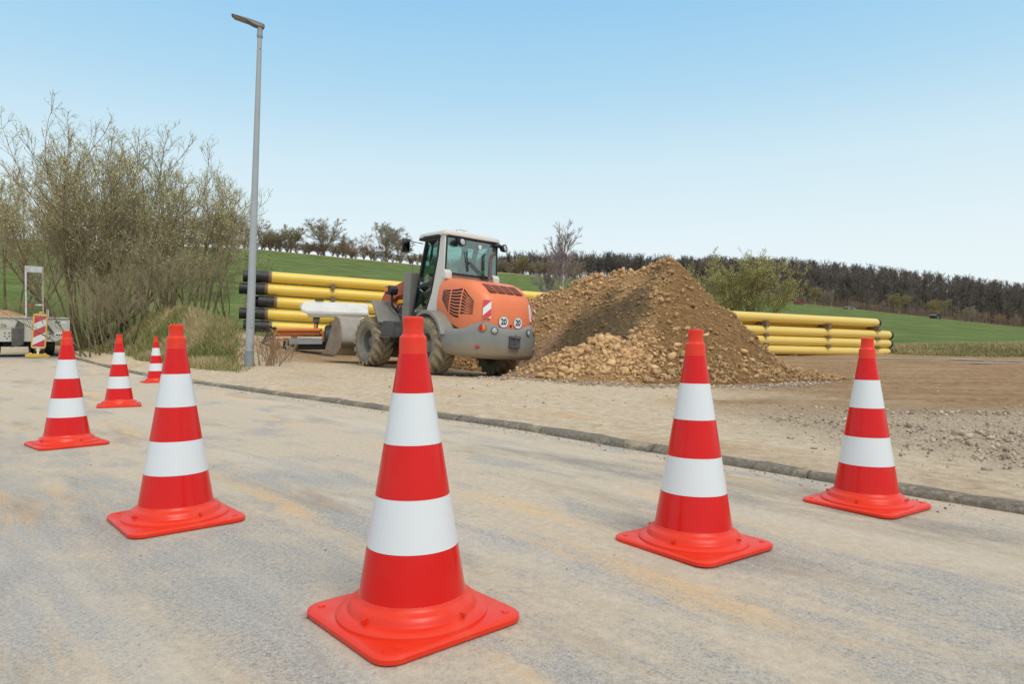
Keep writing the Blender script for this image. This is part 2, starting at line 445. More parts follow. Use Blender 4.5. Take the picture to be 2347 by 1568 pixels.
# ---- ground: one sheet reaching the horizon (lot, mound, field, hills)
def masks(x, y):
    s = S_of(x, y)
    u = x / np.maximum(y, 1)
    px = 1173 + u * FPX
    d = {}
    nz = fbm(x, y, 0.5, 4)
    brown = ss(5.8, 7.6, y + 2.5 * nz - .25 * (x - 5)) * ss(1.8, 4.4, x + 3 * nz) * ss(40, 24, y)
    brown = np.maximum(brown, 0.8 * ss(13.5, 17, y + 3 * nz) * ss(-9, -5, x))
    hd = np.hypot((x - 2.6) / 3.0, (y - 13.6) / 3.1)
    brown = np.maximum(brown, ss(1.16, .94, hd + .28 * nz + .12 * fbm(x, y, 2.5, 3)))
    d["brown"] = np.clip(brown + 0.25 * ss(0.1, 0.3, fbm(x, y, 0.9)), 0, 1)
    d["gravel"] = ss(0.5, 1.2, s + 1.0 * nz) * ss(1.5, 3.0, x + 1.5 * nz) * ss(8.5, 6, y + 2 * nz) * 0.8
    gl = ss(-4.5, -5.9, x + 1.2 * nz) * ss(0.45, 0.95, s + 0.7 * nz) * ss(9, 11, y)         # mound and verge
    gl = gl * ss(0.35, -0.35, x + .405 * y + .8 * nz) * np.where(y < 26, 1, 1)
    gy = y + 0.55 * (x - 16.5)
    gr = ss(27.2, 28.6, gy + 1.6 * nz) * ss(15.6, 17.0, x + nz)
    far = ss(29, 33, y + nz) * np.where(x > 0, ss(1.2, 3.0, -(x - 5.35) * .446 + (y - 23.75) * .895 + nz), 1)
    d["grass"] = np.clip(np.maximum.reduce([gl, gr, far]), 0, 1)
    d["straw"] = np.clip(np.maximum(gl * ss(25, 20, y) * ss(-0.25, 0.15, fbm(x, y, 0.6) + .04), np.maximum(gr * ss(42, 32, gy) * (0.62 + 1.3 * fbm(x, y, 0.9)), 0.85 * ss(-12, -4, y - np.interp(np.clip(u, -1.2, 1.2), US, CD)))), 0, 1)
    yc = np.interp(np.clip(u, -1.2, 1.2), US, CD)
    d["floor"] = ss(0, 10, y - yc)
    return d
def ground_sheet():
    t = np.concatenate([np.linspace(-60, -4.2, 14), -4 + sinh_steps(5.0, 0, 980, 330)])
    s = np.concatenate([[0.055, 0.075, 0.10, 0.16], 0.1 + sinh_steps(3.2, 0.12, 1150, 330)])
    T, Sg = np.meshgrid(t, s, indexing='ij')
    x, y = frame_pt(T, Sg)
    x = x.ravel(); y = y.ravel(); z = ground(x, y) - 0.16 * (Sg.ravel() < 0.06)
    V1 = np.stack([x, y, z], 1); F1 = grid_faces(len(t), len(s))
    s2 = -np.concatenate([[8.9], 9 + sinh_steps(4, 0.3, 900, 60)])
    t2 = np.concatenate([np.linspace(-60, -2, 8), sinh_steps(5, 0, 980, 90)])
    T, Sg = np.meshgrid(t2, s2, indexing='ij'); x, y = frame_pt(T, Sg)
    x = x.ravel(); y = y.ravel(); z = ground(x, y) - 0.05 * (y < 40)
    V2 = np.stack([x, y, z], 1); F2 = grid_faces(len(t2), len(s2))[:, ::-1] + len(V1)
    s3 = np.linspace(-9.2, 0.11, 24); t3 = np.concatenate([np.linspace(29.0, 45, 14), np.linspace(48, 980, 60)])
    T, Sg = np.meshgrid(t3, s3, indexing='ij'); x, y = frame_pt(T, Sg); x = x.ravel(); y = y.ravel(); z = ground(x, y) - 0.03
    V3 = np.stack([x, y, z], 1); F3 = grid_faces(len(t3), len(s3)) + len(V1) + len(V2)
    V = np.concatenate([V1, V2, V3]); F = np.concatenate([F1[:, ::-1], F2[:, ::-1], F3[:, ::-1]])
    m = masks(V[:, 0], V[:, 1])
    o = mesh_np("ground", V, F, M_lot, smooth=True, tint=m)
    me = o.data
    if me.polygons[2000].normal.z < 0: me.flip_normals()
    tag(o, kind="structure", label="bare sandy building plot rising to a green field and wooded hills", cat="ground")
ground_sheet()

def road_sheet():
    t = np.concatenate([np.linspace(-40, -6.5, 12), np.linspace(-6, 10, 200), 10 + sinh_steps(6, 0.1, 20, 50)])
    s = np.concatenate([np.linspace(-9.0, -6.2, 8), np.linspace(-6, 0.03, 110)])
    T, Sg = np.meshgrid(t, s, indexing='ij')
    x, y = frame_pt(T, Sg); x = x.ravel(); y = y.ravel(); Sf = Sg.ravel(); Tf = T.ravel()
    z = ground(x, y) + 0.004 * fbm(x, y, 1.5, 3)
    wob = 0.25 * fbm(x, y, 0.6, 3)
    tr = np.exp(-((Sf + 0.62 + wob * 0.6) / 0.20) ** 2) * ss(5, 2, Tf)
    tar = ss(20, 20.8, Tf + 2 * wob - 0.5 * Sf) * ss(-0.4, -1.0, Sf - 0.02 * Tf) * 0.0 + ss(19.2, 20.6, y + 0.6 * wob) * 0.9
    ln = lambda off, w_: np.exp(-((Sf - off - .12 * np.sin(Tf * .7)) / w_) ** 2)
    tread = np.clip(ln(-3.15, .09) + ln(-4.3, .10), 0, 1) * ss(.02, .25, fbm(x, y, 1.1, 3))
    side = np.clip((Sf + 4.6) / 4.6, 0, 1) * ss(-6, 6, Tf + 8) + 0.5 * ss(3, 7, y)
    o = mesh_np("road", np.stack([x, y, z], 1), grid_faces(len(t), len(s)), M_road, smooth=True, tint={"side": np.clip(side, 0, 1.4), "track": tr, "tar": tar, "tread": tread})
    if o.data.polygons[500].normal.z < 0: o.data.flip_normals()
    tag(o, kind="structure", label="asphalt road covered with a film of pale sand", cat="road")
road_sheet()

def kerb():
    b = NB("kerb_concrete"); b.set(rough=0.9, spec=0.2)
    c = b.mixc(b.ramp(b.noise(40, 7, 0.7), 0, 1, 0.3, 0.7), srgb(88, 84, 76), srgb(142, 134, 120))
    c = b.mixc(b.ramp(b.noise(2.5, 8, 0.7), 0, 0.7, 0.52, 0.66), c, srgb(196, 176, 146))
    b.col(c); b.bump(b.noise(70, 5, 0.7), 0.6, 0.006)
    prof = [(0.00, -0.12), (0.004, 0.012), (0.014, 0.027), (0.032, 0.037), (0.05, 0.041), (0.085, 0.043), (0.12, 0.038), (0.12, -0.12)]
    mb = MB(); L = 1.0; t = -9.4
    rr = random.Random(4)
    while t < 30:
        jz = rr.uniform(-0.004, 0.004); js = rr.uniform(-0.006, 0.006)
        n = 4; rings = []
        for k in range(n + 1):
            tt = t + 0.006 + (L - 0.012) * k / n
            bx, by = frame_pt(tt, 0.0)
            z0 = float(ground(np.array([bx - 0.02 * KN[0]]), np.array([by - 0.02 * KN[1]]))[0])
            ring = []
            for (a, h) in prof:
                x, y = frame_pt(tt, a + js)
                wv = 0.004 * math.sin(tt * 9 + a * 40) + 0.003 * math.sin(tt * 23)
                ring.append((x, y, z0 + h + (jz + wv if h > 0 else 0)))
            rings.append(ring)
        mb.loft(rings)
        t += L
    o = mb.build("kerb", b.m, sharp=50)
    tag(o, kind="structure", label="low weathered grey concrete kerb between road and bare plot", cat="kerb")
kerb()

# puddles at the far right of the plot
def puddle():
    b = NB("whitish_puddle"); b.set(rough=0.4, spec=0.5); b.col(b.mixc(b.ramp(b.noise(3, 6, .7), 0, 1, .35, .65), srgb(186, 184, 180), srgb(226, 226, 226)))  # mottled whitish base colour over the whole puddle, no water surface
    V = []; F = []
    rr = random.Random(9)
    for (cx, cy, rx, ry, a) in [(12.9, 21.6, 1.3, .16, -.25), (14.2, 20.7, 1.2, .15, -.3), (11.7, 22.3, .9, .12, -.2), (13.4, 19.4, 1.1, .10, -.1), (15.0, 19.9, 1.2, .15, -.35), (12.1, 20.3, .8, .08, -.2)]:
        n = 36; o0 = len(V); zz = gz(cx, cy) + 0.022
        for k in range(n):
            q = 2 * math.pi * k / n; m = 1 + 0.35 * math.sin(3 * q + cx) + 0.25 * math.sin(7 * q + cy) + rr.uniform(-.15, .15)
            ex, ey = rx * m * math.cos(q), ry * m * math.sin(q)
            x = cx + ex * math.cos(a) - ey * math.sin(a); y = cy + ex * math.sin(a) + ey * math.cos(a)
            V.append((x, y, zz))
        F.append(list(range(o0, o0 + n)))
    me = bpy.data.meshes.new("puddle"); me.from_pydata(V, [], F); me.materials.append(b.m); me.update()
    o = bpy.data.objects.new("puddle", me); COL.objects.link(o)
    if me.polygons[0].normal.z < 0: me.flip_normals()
    tag(o, kind="structure", label="pale flat puddles on the brown plot", cat="puddle")
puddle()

# ---------------------------------------------------------------- traffic cones
def cone_plastic(name, col, rough, coat=0.0, spec=0.5, dirt=0.0):
    b = NB(name); b.set(rough=rough, coat=coat, spec=spec)
    c = col
    if dirt:
        f = b.ramp(b.noise(9, 8, 0.7), 0, dirt, 0.5, 0.8); c = b.mixc(f, col, srgb(196, 150, 120))
        sc = b.ramp(b.noise(6, 9, .75, b.mapping((2.5, 2.5, .5))), 0, dirt * 5, 0.66, 0.74); c = b.mixc(sc, c, srgb(120, 84, 66))
    b.col(c); b.l(b.ramp(b.noise(14, 5), rough * 0.85, rough * 1.25, 0.3, 0.7), b.p.inputs["Roughness"])
    b.bump(b.noise(30, 3), 0.05, 0.004)
    return b.m
M_cone = cone_plastic("orange_red_plastic", (0.76, 0.032, 0.008, 1), 0.36, spec=0.42, dirt=0.16)
M_redf = cone_plastic("red_reflective_film", (0.66, 0.006, 0.004, 1), 0.20, coat=0.0, spec=0.34, dirt=0.03)
M_whtf = cone_plastic("white_reflective_film", (0.70, 0.72, 0.725, 1), 0.30, coat=0.05)
def cone_r(z): return 0.0505 + (0.561 - z) * 0.163
def make_cone():
    root = empty("traffic_cone")
    pb = MB()
    a = 0.203
    out = lambda g, r_: rrect(2 * (a - g), 2 * (a - g), r_, 6)
    rings = [[(p[0], p[1], z) for p in out(g, .05)] for g, z in ((0.004, 0.0), (0, 0.004), (0, 0.014), (0.004, 0.0185), (0.012, 0.020))]
    pb.loft(rings)
    pb.lathe([(.187, .0195), (.186, .026), (.180, .031), (.168, .034), (.160, .036), (.156, .043), (.153, .052), (.146, .057), (.138, .060), (.1335, .066), (cone_r(.075) + .0002, .075)], 56)
    for k in range(4):                                        # stacking lugs on the collar
        q = math.pi / 2 * k + 0.25
        pb.box((0.158 * math.cos(q), 0.158 * math.sin(q), 0.044), (0.020, 0.008, 0.009), (0, 0, q))
    for k in range(4):                                        # embossed marks in the corners
        q = math.pi / 4 + math.pi / 2 * k
        cx, cy = .232 * math.cos(q), .232 * math.sin(q)
        if k % 2 == 0: pb.lathe([(.017, .0195), (.0165, .0214), (.0138, .0214), (.0135, .0195)], 20, c=(cx, cy, 0), closed=True)
        else: pb.lathe([(.010, .0195), (.009, .023), (.004, .0235), (.0001, .0235)], 14, c=(cx, cy, 0))
    pb.build("base_plate", M_cone, root, sharp=40)
    mb = MB()
    mb.lathe([(cone_r(.06), .06), (cone_r(.35), .35), (cone_r(.657), .657), (.0345, .690), (.0335, .697), (.0270, .705), (.0258, .712), (.0258, .738), (.0262, .741), (.0258, .746), (.0235, .749), (.018, .7495), (.018, .70)], 48)
    mb.build("cone_body", M_cone, root, sharp=28)
    for nm, z0, z1, m in (("red_band", .561, .657, M_redf), ("white_band", .436, .561, M_whtf), ("red_band", .310, .436, M_redf), ("white_band", .186, .310, M_whtf), ("red_band", .069, .186, M_redf)):
        mb = MB(); e = .0009; g = .0012
        mb.lathe([(cone_r(z0 + g) - .001, z0 + g), (cone_r(z0 + g) + e, z0 + g), (cone_r(z1) + e, z1), (cone_r(z1) - .001, z1)], 64)
        mb.build(nm, m, root, sharp=40)
    return root
CONES = [(-.248, 1.70, 41, "largest and nearest traffic cone, directly in front of the wheel loader"),
         (.63, 2.376, 38, "traffic cone in front of the right slope of the earth heap"),
         (1.587, 3.06, 36, "traffic cone standing right against the grey kerb, at the end of the yellow pipes"),
         (-1.289, 2.62, 42, "traffic cone left of the nearest one, overlapping the smallest cone behind it"),
         (-2.94, 4.51, 48, "traffic cone beside the striped warning board, in front of the trailer"),
         (-4.12, 7.16, 30, "second smallest traffic cone, standing alone in front of the big shrub"),
         (-5.83, 11.18, 40, "smallest and farthest traffic cone, next to the grassy bank")]
proto = make_cone()
for i, (x, y, yaw, lab) in enumerate(CONES):
    o = proto if i == 0 else copy_tree(proto)
    o.location = (x, y, gz(x, y) + 0.001)
    sl = math.atan2(gz(x + .2, y) - gz(x - .2, y), .4)
    o.rotation_euler = (0, -sl * 0.6, R(yaw))
    tag(o, "striped " + lab, "traffic cone", "traffic cones along the road")
# ---------------------------------------------------------------- wheel loader
M_orange = mat_simple("orange_paint", (0.78, 0.19, 0.07, 1), (0.82, 0.215, 0.085, 1), 1.6, 0.42, dirt=(0.48, 0.26, 0.15, 1), dscale=4, dlo=0.52, dhi=0.80, damt=0.45, bump=0.03, bscale=3)
M_arm = mat_simple("worn_orange_steel", (0.48, 0.10, 0.035, 1), (0.55, 0.13, 0.05, 1), 3, 0.5, dirt=(0.22, 0.13, 0.09, 1), dscale=6, damt=0.7)
M_greyp = mat_simple("grey_machine_paint", (0.19, 0.187, 0.17, 1), (0.235, 0.23, 0.21, 1), 2, 0.5, dirt=(0.33, 0.25, 0.16, 1), dscale=3.2, dlo=0.50, dhi=0.66, damt=0.85, bump=0.05, bscale=9)
M_greyd = mat_simple("dark_grey_steel", (0.07, 0.072, 0.07, 1), (0.10, 0.10, 0.095, 1), 4, 0.6, dirt=(0.25, 0.20, 0.14, 1), dscale=5, damt=0.6)
M_white = mat_simple("off_white_paint", (0.62, 0.60, 0.55, 1), (0.68, 0.66, 0.61, 1), 2, 0.4, dirt=(0.42, 0.36, 0.27, 1), dscale=4, dlo=0.55, dhi=0.8, damt=0.6)
M_black = mat_simple("black_rubber_trim", (0.014, 0.014, 0.015, 1), (0.022, 0.022, 0.022, 1), 6, 0.5)
M_tyre = mat_simple("muddy_tyre", (0.26, 0.205, 0.135, 1), (0.40, 0.32, 0.21, 1), 5, 0.92, dirt=(0.10, 0.09, 0.075, 1), dscale=4, dlo=0.56, dhi=0.68, damt=0.75, bump=0.7, bscale=26, bdist=0.015, spec=0.1)
M_tyrew = mat_simple("dusty_tyre_sidewall", (0.27, 0.235, 0.18, 1), (0.18, 0.165, 0.14, 1), 4, 0.9, dirt=(0.38, 0.31, 0.21, 1), dscale=5, damt=0.8, bump=0.4, bscale=30, bdist=0.006, spec=0.1)
M_rim = mat_simple("dusty_grey_rim", (0.27, 0.25, 0.205, 1), (0.20, 0.19, 0.165, 1), 6, 0.6, dirt=(0.32, 0.26, 0.17, 1), dscale=7, damt=0.8)
M_rimd = mat_simple('grey_rim_dish', (0.13, 0.128, 0.115, 1), (0.20, 0.185, 0.155, 1), 6, 0.6)
M_rust = mat_simple("worn_bucket_steel", (0.25, 0.20, 0.15, 1), (0.34, 0.28, 0.21, 1), 4, 0.6, metal=0.1, dirt=(0.26, 0.14, 0.08, 1), dscale=4.5, dlo=0.48, dhi=0.66, damt=0.8, bump=0.2, bscale=14)
M_bgrey = mat_simple("scuffed_grey_bucket_paint", (0.38, 0.36, 0.32, 1), (0.28, 0.26, 0.225, 1), 3.5, 0.55, dirt=(0.36, 0.25, 0.16, 1), dscale=3, dlo=0.49, dhi=0.66, damt=0.8, bump=0.1, bscale=12)
M_red = mat_simple("red_lens", (0.55, 0.012, 0.02, 1), None, rough=0.15)
M_amber = mat_simple("amber_lens", (0.75, 0.22, 0.02, 1), None, rough=0.15)
M_clear = mat_simple("clear_lens", (0.45, 0.46, 0.44, 1), None, rough=0.12)
M_sticker_w = mat_simple("white_sticker", (0.76, 0.77, 0.77, 1), (0.70, 0.71, 0.71, 1), 9, 0.4)
M_sticker_r = mat_simple("red_sticker", (0.62, 0.03, 0.05, 1), (0.58, 0.05, 0.06, 1), 9, 0.4)
M_ink = mat_simple("black_print", (0.02, 0.02, 0.02, 1), None, rough=0.6)
M_mirror = mat_simple("mirror_glass", (0.10, 0.125, 0.11, 1), None, rough=0.05, metal=1.0)  # dark reflection put into the metal colour
M_seat = mat_simple("black_seat_vinyl", (0.025, 0.025, 0.027, 1), (0.04, 0.04, 0.042, 1), 8, 0.6)
def glass_mat(name, tint, gloss=0.12):
    b = NB(name); t = b.t; t.nodes.remove(b.p)
    tr = b.n("ShaderNodeBsdfTransparent"); tr.inputs[0].default_value = tint
    gl = b.n("ShaderNodeBsdfGlossy"); gl.inputs["Roughness"].default_value = 0.03
    fr = b.n("ShaderNodeFresnel"); fr.inputs[0].default_value = 1.5
    mx = b.n("ShaderNodeMixShader")
    f = b.math('ADD', fr.outputs[0], gloss)
    df = b.n("ShaderNodeBsdfDiffuse"); df.inputs[0].default_value = (0.35, 0.42, 0.38, 1)
    m2 = b.n("ShaderNodeMixShader"); b.l(b.ramp(b.noise(5, 6, 0.7), 0.03, 0.16, 0.4, 0.7), m2.inputs[0])
    b.l(tr.outputs[0], m2.inputs[1]); b.l(df.outputs[0], m2.inputs[2])
    b.l(f, mx.inputs[0]); b.l(m2.outputs[0], mx.inputs[1]); b.l(gl.outputs[0], mx.inputs[2])
    b.l(mx.outputs[0], b.out.inputs[0])
    return b.m
M_glass = glass_mat("green_tinted_glass", (0.74, 0.92, 0.87, 1), 0.10)

def make_wheel(parent, x, y, zc, rad=0.55, wd=0.42, side=1, yaw=0.0):
    """axle along local Y; outer face towards +y*side"""
    wh = empty("wheel", (x, y, zc), (0, 0, yaw)); wh.parent = parent
    t = MB(); h = wd / 2; r = rad
    t.lathe([(r * .50, -h * .72), (r * .56, -h * .92), (r * .68, -h * 1.02), (r * .82, -h * .98), (r * .90, -h * .84), (r * .925, -h * .5), (r * .935, 0), (r * .925, h * .5), (r * .90, h * .84), (r * .82, h * .98), (r * .68, h * 1.02), (r * .56, h * .92), (r * .50, h * .72), (r * .47, 0)], 56, 'Y', closed=True)
    t.cur = 1
    n = 17
    for k in range(n):                                        # chevron lugs
        for sgn in (-1, 1):
            a0 = 2 * math.pi * (k + (0.25 if sgn > 0 else -0.25)) / n
            rings = []
            for i in range(6):
                q = i / 5
                yy = sgn * h * (-0.06 + 1.10 * q); a = a0 + 0.42 * q * 1.0
                ro = r * (1.0 - 0.055 * max(0, q - .5) / .5); ri = r * (0.90 - 0.10 * max(0, q - .6) / .4)
                hw = (0.050 + 0.014 * q) / 0.55 * r * 1.0
                ring = []
                for (dr, da) in ((ri, -hw * 1.25), (ro, -hw * .72), (ro, hw * .72), (ri, hw * 1.25)):
                    aa = a + da / r
                    ring.append((dr * math.sin(aa), yy, dr * math.cos(aa)))
                rings.append(ring)
            t.loft(rings)
    t.build("tyre", [M_tyrew, M_tyre], wh, sharp=38)
    rm = MB(); s = side; rm.cur = 0
    rm.lathe([(r * .535, s * h * .86), (r * .555, s * h * .80), (r * .52, s * h * .70), (r * .47, s * h * .66), (r * .455, s * h * .50)], 40, 'Y', cap=False)
    rm.cur = 1
    rm.lathe([(r * .455, s * h * .50), (r * .43, s * h * .10), (r * .40, -s * h * .25), (r * .34, -s * h * .30), (r * .29, -s * h * .12), (r * .22, -s * h * .08), (r * .20, s * h * .30), (r * .12, s * h * .38), (0.0001, s * h * .38)], 40, 'Y', cap=False)
    rm.lathe([(r * .535, -s * h * .86), (r * .52, -s * h * .70), (r * .47, -s * h * .60), (r * .44, -s * h * .45), (r * .42, -s * h * .35), (.0001, -s * h * .32)], 40, 'Y', cap=False)
    for k in range(8):
        q = 2 * math.pi * k / 8
        rm.lathe([(.017, -s * h * .15), (.017, s * h * .0), (.0001, s * h * .01)], 6, 'Y', c=(r * .235 * math.sin(q) * 1.0, 0, r * .235 * math.cos(q)))
    rm.build("rim", [M_rim, M_rimd], wh)
    return wh

HD = R(128.0)
WR, TW = 0.555, 0.42
LZ = 0.03
loader = empty("wheel_loader", (LO[0], LO[1], LZ), label="orange and grey wheel loader with white cab parked beside the earth heap", cat="wheel loader")
# tilt with the ground below it
lx = Vector((LF[0], LF[1], 0.0355)).normalized(); ly0 = Vector((LN[0], LN[1], 0.05)); lz = lx.cross(ly0).normalized(); ly = lz.cross(lx)
Ml = Matrix((lx, ly, lz)).transposed()
loader.rotation_euler = Ml.to_euler()
AX_R, AX_F, TR = -1.15, 1.30, 0.80
for ax in (AX_R, AX_F):
    for sd_ in (1, -1):
        make_wheel(loader, ax, sd_ * TR, WR - 0.012, WR, TW, sd_)

# hood: rings of a rounded U outline, swept upwards
OUT = []
_o = [(-1.12, .72), (-1.4, .72), (-1.7, .718), (-1.93, .712), (-2.10, .70), (-2.25, .665), (-2.38, .605), (-2.475, .505), (-2.525, .37), (-2.555, .19)]
OUT = _o + [(-2.565, 0.0)] + [(x, -y) for x, y in reversed(_o)]
def outl(k):
    k = max(0, min(len(OUT) - 1, k)); i = int(min(math.floor(k), len(OUT) - 2)); f = k - i
    return OUT[i][0] * (1 - f) + OUT[i + 1][0] * f, OUT[i][1] * (1 - f) + OUT[i + 1][1] * f
def zt(x): return float(np.interp(-x, [1.1, 1.5, 1.9, 2.1, 2.5, 2.65], [1.90, 1.88, 1.83, 1.77, 1.55, 1.45]))
def zb(x): return float(np.interp(-x, [1.1, 1.3, 1.5, 1.75, 2.0, 2.2, 2.7], [1.24, 1.20, 1.10, .96, .90, .90, .88]))
HJ = [(0.0, 0.0), (.30, -.008), (.55, .008), (.74, .035), (.86, .07), (.93, .11), (.975, .165), (1.0, .25)]
def hood_pt(k, h):
    x, y = outl(k)
    j = 0
    while j < len(HJ) - 2 and h > HJ[j + 1][0]: j += 1
    a = (h - HJ[j][0]) / (HJ[j + 1][0] - HJ[j][0]); ins = HJ[j][1] * (1 - a) + HJ[j + 1][1] * a
    # inset towards the centre line; at the rear the inset also pulls forwards
    cx = -1.95
    L = math.hypot(x - max(min(x, cx), -9) if x > cx else x - cx, y) or 1
    if x > cx: nx, ny = 0.0, math.copysign(1, y) if abs(y) > 1e-6 else 0
    else:
        d = math.hypot(x - cx, y * 1.1); nx, ny = (x - cx) / d, y * 1.1 / d
    xx = x - nx * ins * 1.0; yy = y - ny * ins
    z0, z1 = zb(x), zt(xx)
    return Vector((xx, yy, z0 + (z1 - z0) * h))
def hood_n(k, h):
    e = .15; a = hood_pt(k + e, h) - hood_pt(k - e, h); b = hood_pt(k, min(1, h + .03)) - hood_pt(k, max(0, h - .03))
    return b.cross(a).normalized() * (1 if b.cross(a).dot(Vector((hood_pt(k, h).x + 1.6, hood_pt(k, h).y, 0))) > 0 else -1)
hb = MB()
ks = [i * 0.5 for i in range(2 * len(OUT) - 1)]; n = len(ks)
hs = [0, .1, .2, .3, .45, .58, .66, .74, .8, .86, .9, .94, .965, .985, 1.0]
vs = [hood_pt(k, h) for h in hs for k in ks]; fs = []
for i in range(len(hs) - 1):
    for k in range(n - 1): fs.append((i * n + k, i * n + k + 1, (i + 1) * n + k + 1, (i + 1) * n + k))
top0 = (len(hs) - 1) * n
for k in range(n // 2):                                       # lid: join left and right of the top ring
    a, b2, c2, d2 = top0 + k, top0 + k + 1, top0 + n - 2 - k, top0 + n - 1 - k
    fs.append((a, b2, c2, d2) if b2 != c2 else (a, b2, d2))
hb.add(vs, fs)
hood = hb.build("hood", M_orange, loader, sharp=48)
# seam along the hood shoulder
def surf_strip(mb, pts, off=0.003, th=0.004):
    """closed polygon of (k,h) points -> thin raised plate on the hood"""
    P = [hood_pt(k, h) for k, h in pts]; N = [hood_n(k, h) for k, h in pts]
    m = len(P); vs_ = [p + q * (off - th) for p, q in zip(P, N)] + [p + q * off for p, q in zip(P, N)]
    mb.add(vs_, [tuple(range(m, 2 * m)), tuple(range(m - 1, -1, -1))] + [(i, (i + 1) % m, m + (i + 1) % m, m + i) for i in range(m)])
# side louvres (both sides): three columns of dark slots, shield-shaped
M_slot = mat_simple("dark_slot", (0.012, 0.011, 0.011, 1), None, rough=0.8)
def kx(x, side=1):
    """outline parameter at a given x on one side"""
    for i in range(len(_o) - 1):
        if _o[i][0] >= x >= _o[i + 1][0]:
            q = i + (_o[i][0] - x) / (_o[i][0] - _o[i + 1][0]); return q if side > 0 else len(OUT) - 1 - q
    return len(_o) - 1.0
for side in (1, -1):
    lv = MB()
    cols = [(-1.30, -1.54, (.46, .80), (.20, .90)), (-1.59, -1.89, (.20, .92), (.24, 1.04)), (-1.94, -2.26, (.36, 1.04), (.44, .84))]
    for ci, (xa, xb, (b0, t0), (b1, t1)) in enumerate(cols):
        m = (8, 9, 8)[ci]
        for j in range(m):
            f0, f1 = (j + .12) / m, (j + .70) / m
            pts = [(kx(xa, side), (b0 + (t0 - b0) * f0) * .80), (kx((xa + xb) / 2, side), ((b0 + b1) / 2 + ((t0 + t1) / 2 - (b0 + b1) / 2) * f0) * .80), (kx(xb, side), (b1 + (t1 - b1) * f0) * .80),
                   (kx(xb, side), (b1 + (t1 - b1) * f1) * .80), (kx((xa + xb) / 2, side), ((b0 + b1) / 2 + ((t0 + t1) / 2 - (b0 + b1) / 2) * f1) * .80), (kx(xa, side), (b0 + (t0 - b0) * f1) * .80)]
            surf_strip(lv, pts, 0.004, 0.006)
    lv.build("side_louvre", M_slot, hood, sharp=20)
# rear top vents: row of four dark meshes on the sloping rear of the hood
M_vent = mat_simple("vent_mesh", (0.20, 0.045, 0.02, 1), (0.12, 0.03, 0.018, 1), 60, 0.7)
for i in range(4):
    vb = MB()
    y0 = .40 - i * .20
    def TP(x, y): return Vector((x, y, zt(x) + 0.004))
    a = [TP(-2.12, y0), TP(-2.12, y0 - .165), TP(-2.40, y0 - .172), TP(-2.40, y0 - .005)]
    vs_ = a + [p + Vector((0, 0, .006)) for p in a]
    vb.add(vs_, [(3, 2, 1, 0), (4, 5, 6, 7)] + [(q, (q + 1) % 4, 4 + (q + 1) % 4, 4 + q) for q in range(4)])
    vb.build("top_vent", M_vent, hood, sharp=20)
# red and white warning plates on the rear corners
def clip2(poly, f):
    out = []
    for a, b2 in zip(poly, poly[1:] + poly[:1]):
        fa, fb = f(a), f(b2)
        if fa >= 0: out.append(a)
        if fa * fb < 0: q = fa / (fa - fb); out.append((a[0] + (b2[0] - a[0]) * q, a[1] + (b2[1] - a[1]) * q))
    return out
def plate(k, h, side):
    p = hood_pt(k, h); nn = hood_n(k, h); u = Vector((0, 0, 1)).cross(nn).normalized(); v = nn.cross(u)
    wb = MB(); w_, h_ = .145, .33
    def put(poly, off, th):
        P = [p + u * a[0] + v * a[1] + nn * off for a in poly]; B = [q - nn * th for q in P]; m = len(P)
        wb.add(B + P, [tuple(range(m, 2 * m)), tuple(range(m - 1, -1, -1))] + [(i, (i + 1) % m, m + (i + 1) % m, m + i) for i in range(m)])
    rect = [(-w_ / 2, -h_ / 2), (w_ / 2, -h_ / 2), (w_ / 2, h_ / 2), (-w_ / 2, h_ / 2)]
    wb.cur = 0; put(rect, .022, .03); wb.cur = 1
    d = lambda a: a[1] - side * a[0] * 0.95                   # diagonal coordinate
    for lo, hi in ((.085, .6), (-.19, -.055)):
        q = clip2(clip2(rect, lambda a: d(a) - lo), lambda a: hi - d(a))
        if len(q) > 2: put(q, .0235, .001)
    wb.build("warning_plate", [M_sticker_w, M_sticker_r], hood, sharp=10)
NK = len(OUT) - 1
plate(7.0, .58, 1)
plate(NK - 6.6, .56, -1)
# speed limit discs on the rear face
def disc(k, h, rad, mat, mb, off):
    p = hood_pt(k, h); nn = hood_n(k, h); u = Vector((0, 0, 1)).cross(nn).normalized(); v = nn.cross(u)
    m = 28; P = [p + nn * off + u * rad * math.cos(2 * math.pi * q / m) + v * rad * math.sin(2 * math.pi * q / m) for q in range(m)]
    B = [q - nn * .004 for q in P]
    mb.add(B + P, [tuple(range(m, 2 * m)), tuple(range(m - 1, -1, -1))] + [(i, (i + 1) % m, m + (i + 1) % m, m + i) for i in range(m)])
    return p, nn, u, v
for kk in (9.05, 10.75):
    mb = MB(); mb.cur = 1; disc(kk, .30, .105, None, mb, .010); mb.cur = 0
    p, nn, u, v = disc(kk, .30, .098, None, mb, .013)
    sg = mb.build("speed_disc", [M_sticker_w, M_greyp], hood, sharp=20)
    M = Matrix(((u.x, v.x, nn.x, 0), (u.y, v.y, nn.y, 0), (u.z, v.z, nn.z, 0), (0, 0, 0, 1)))
    M.translation = p + nn * .0145
    text_mesh("number", "20", .150, M_ink, sg, 0.0012, M @ Matrix.Scale(.82, 4, (1, 0, 0)), 0.005)
mb = MB(); p = hood_pt(9.9, .20); mb.lathe([(.02, -.002), (.02, .02), (.0001, .022)], 12, 'X', c=(0, 0, 0))
o = mb.build("hood_lock", M_black, hood); o.location = p; o.rotation_euler = (0, 0, math.pi)

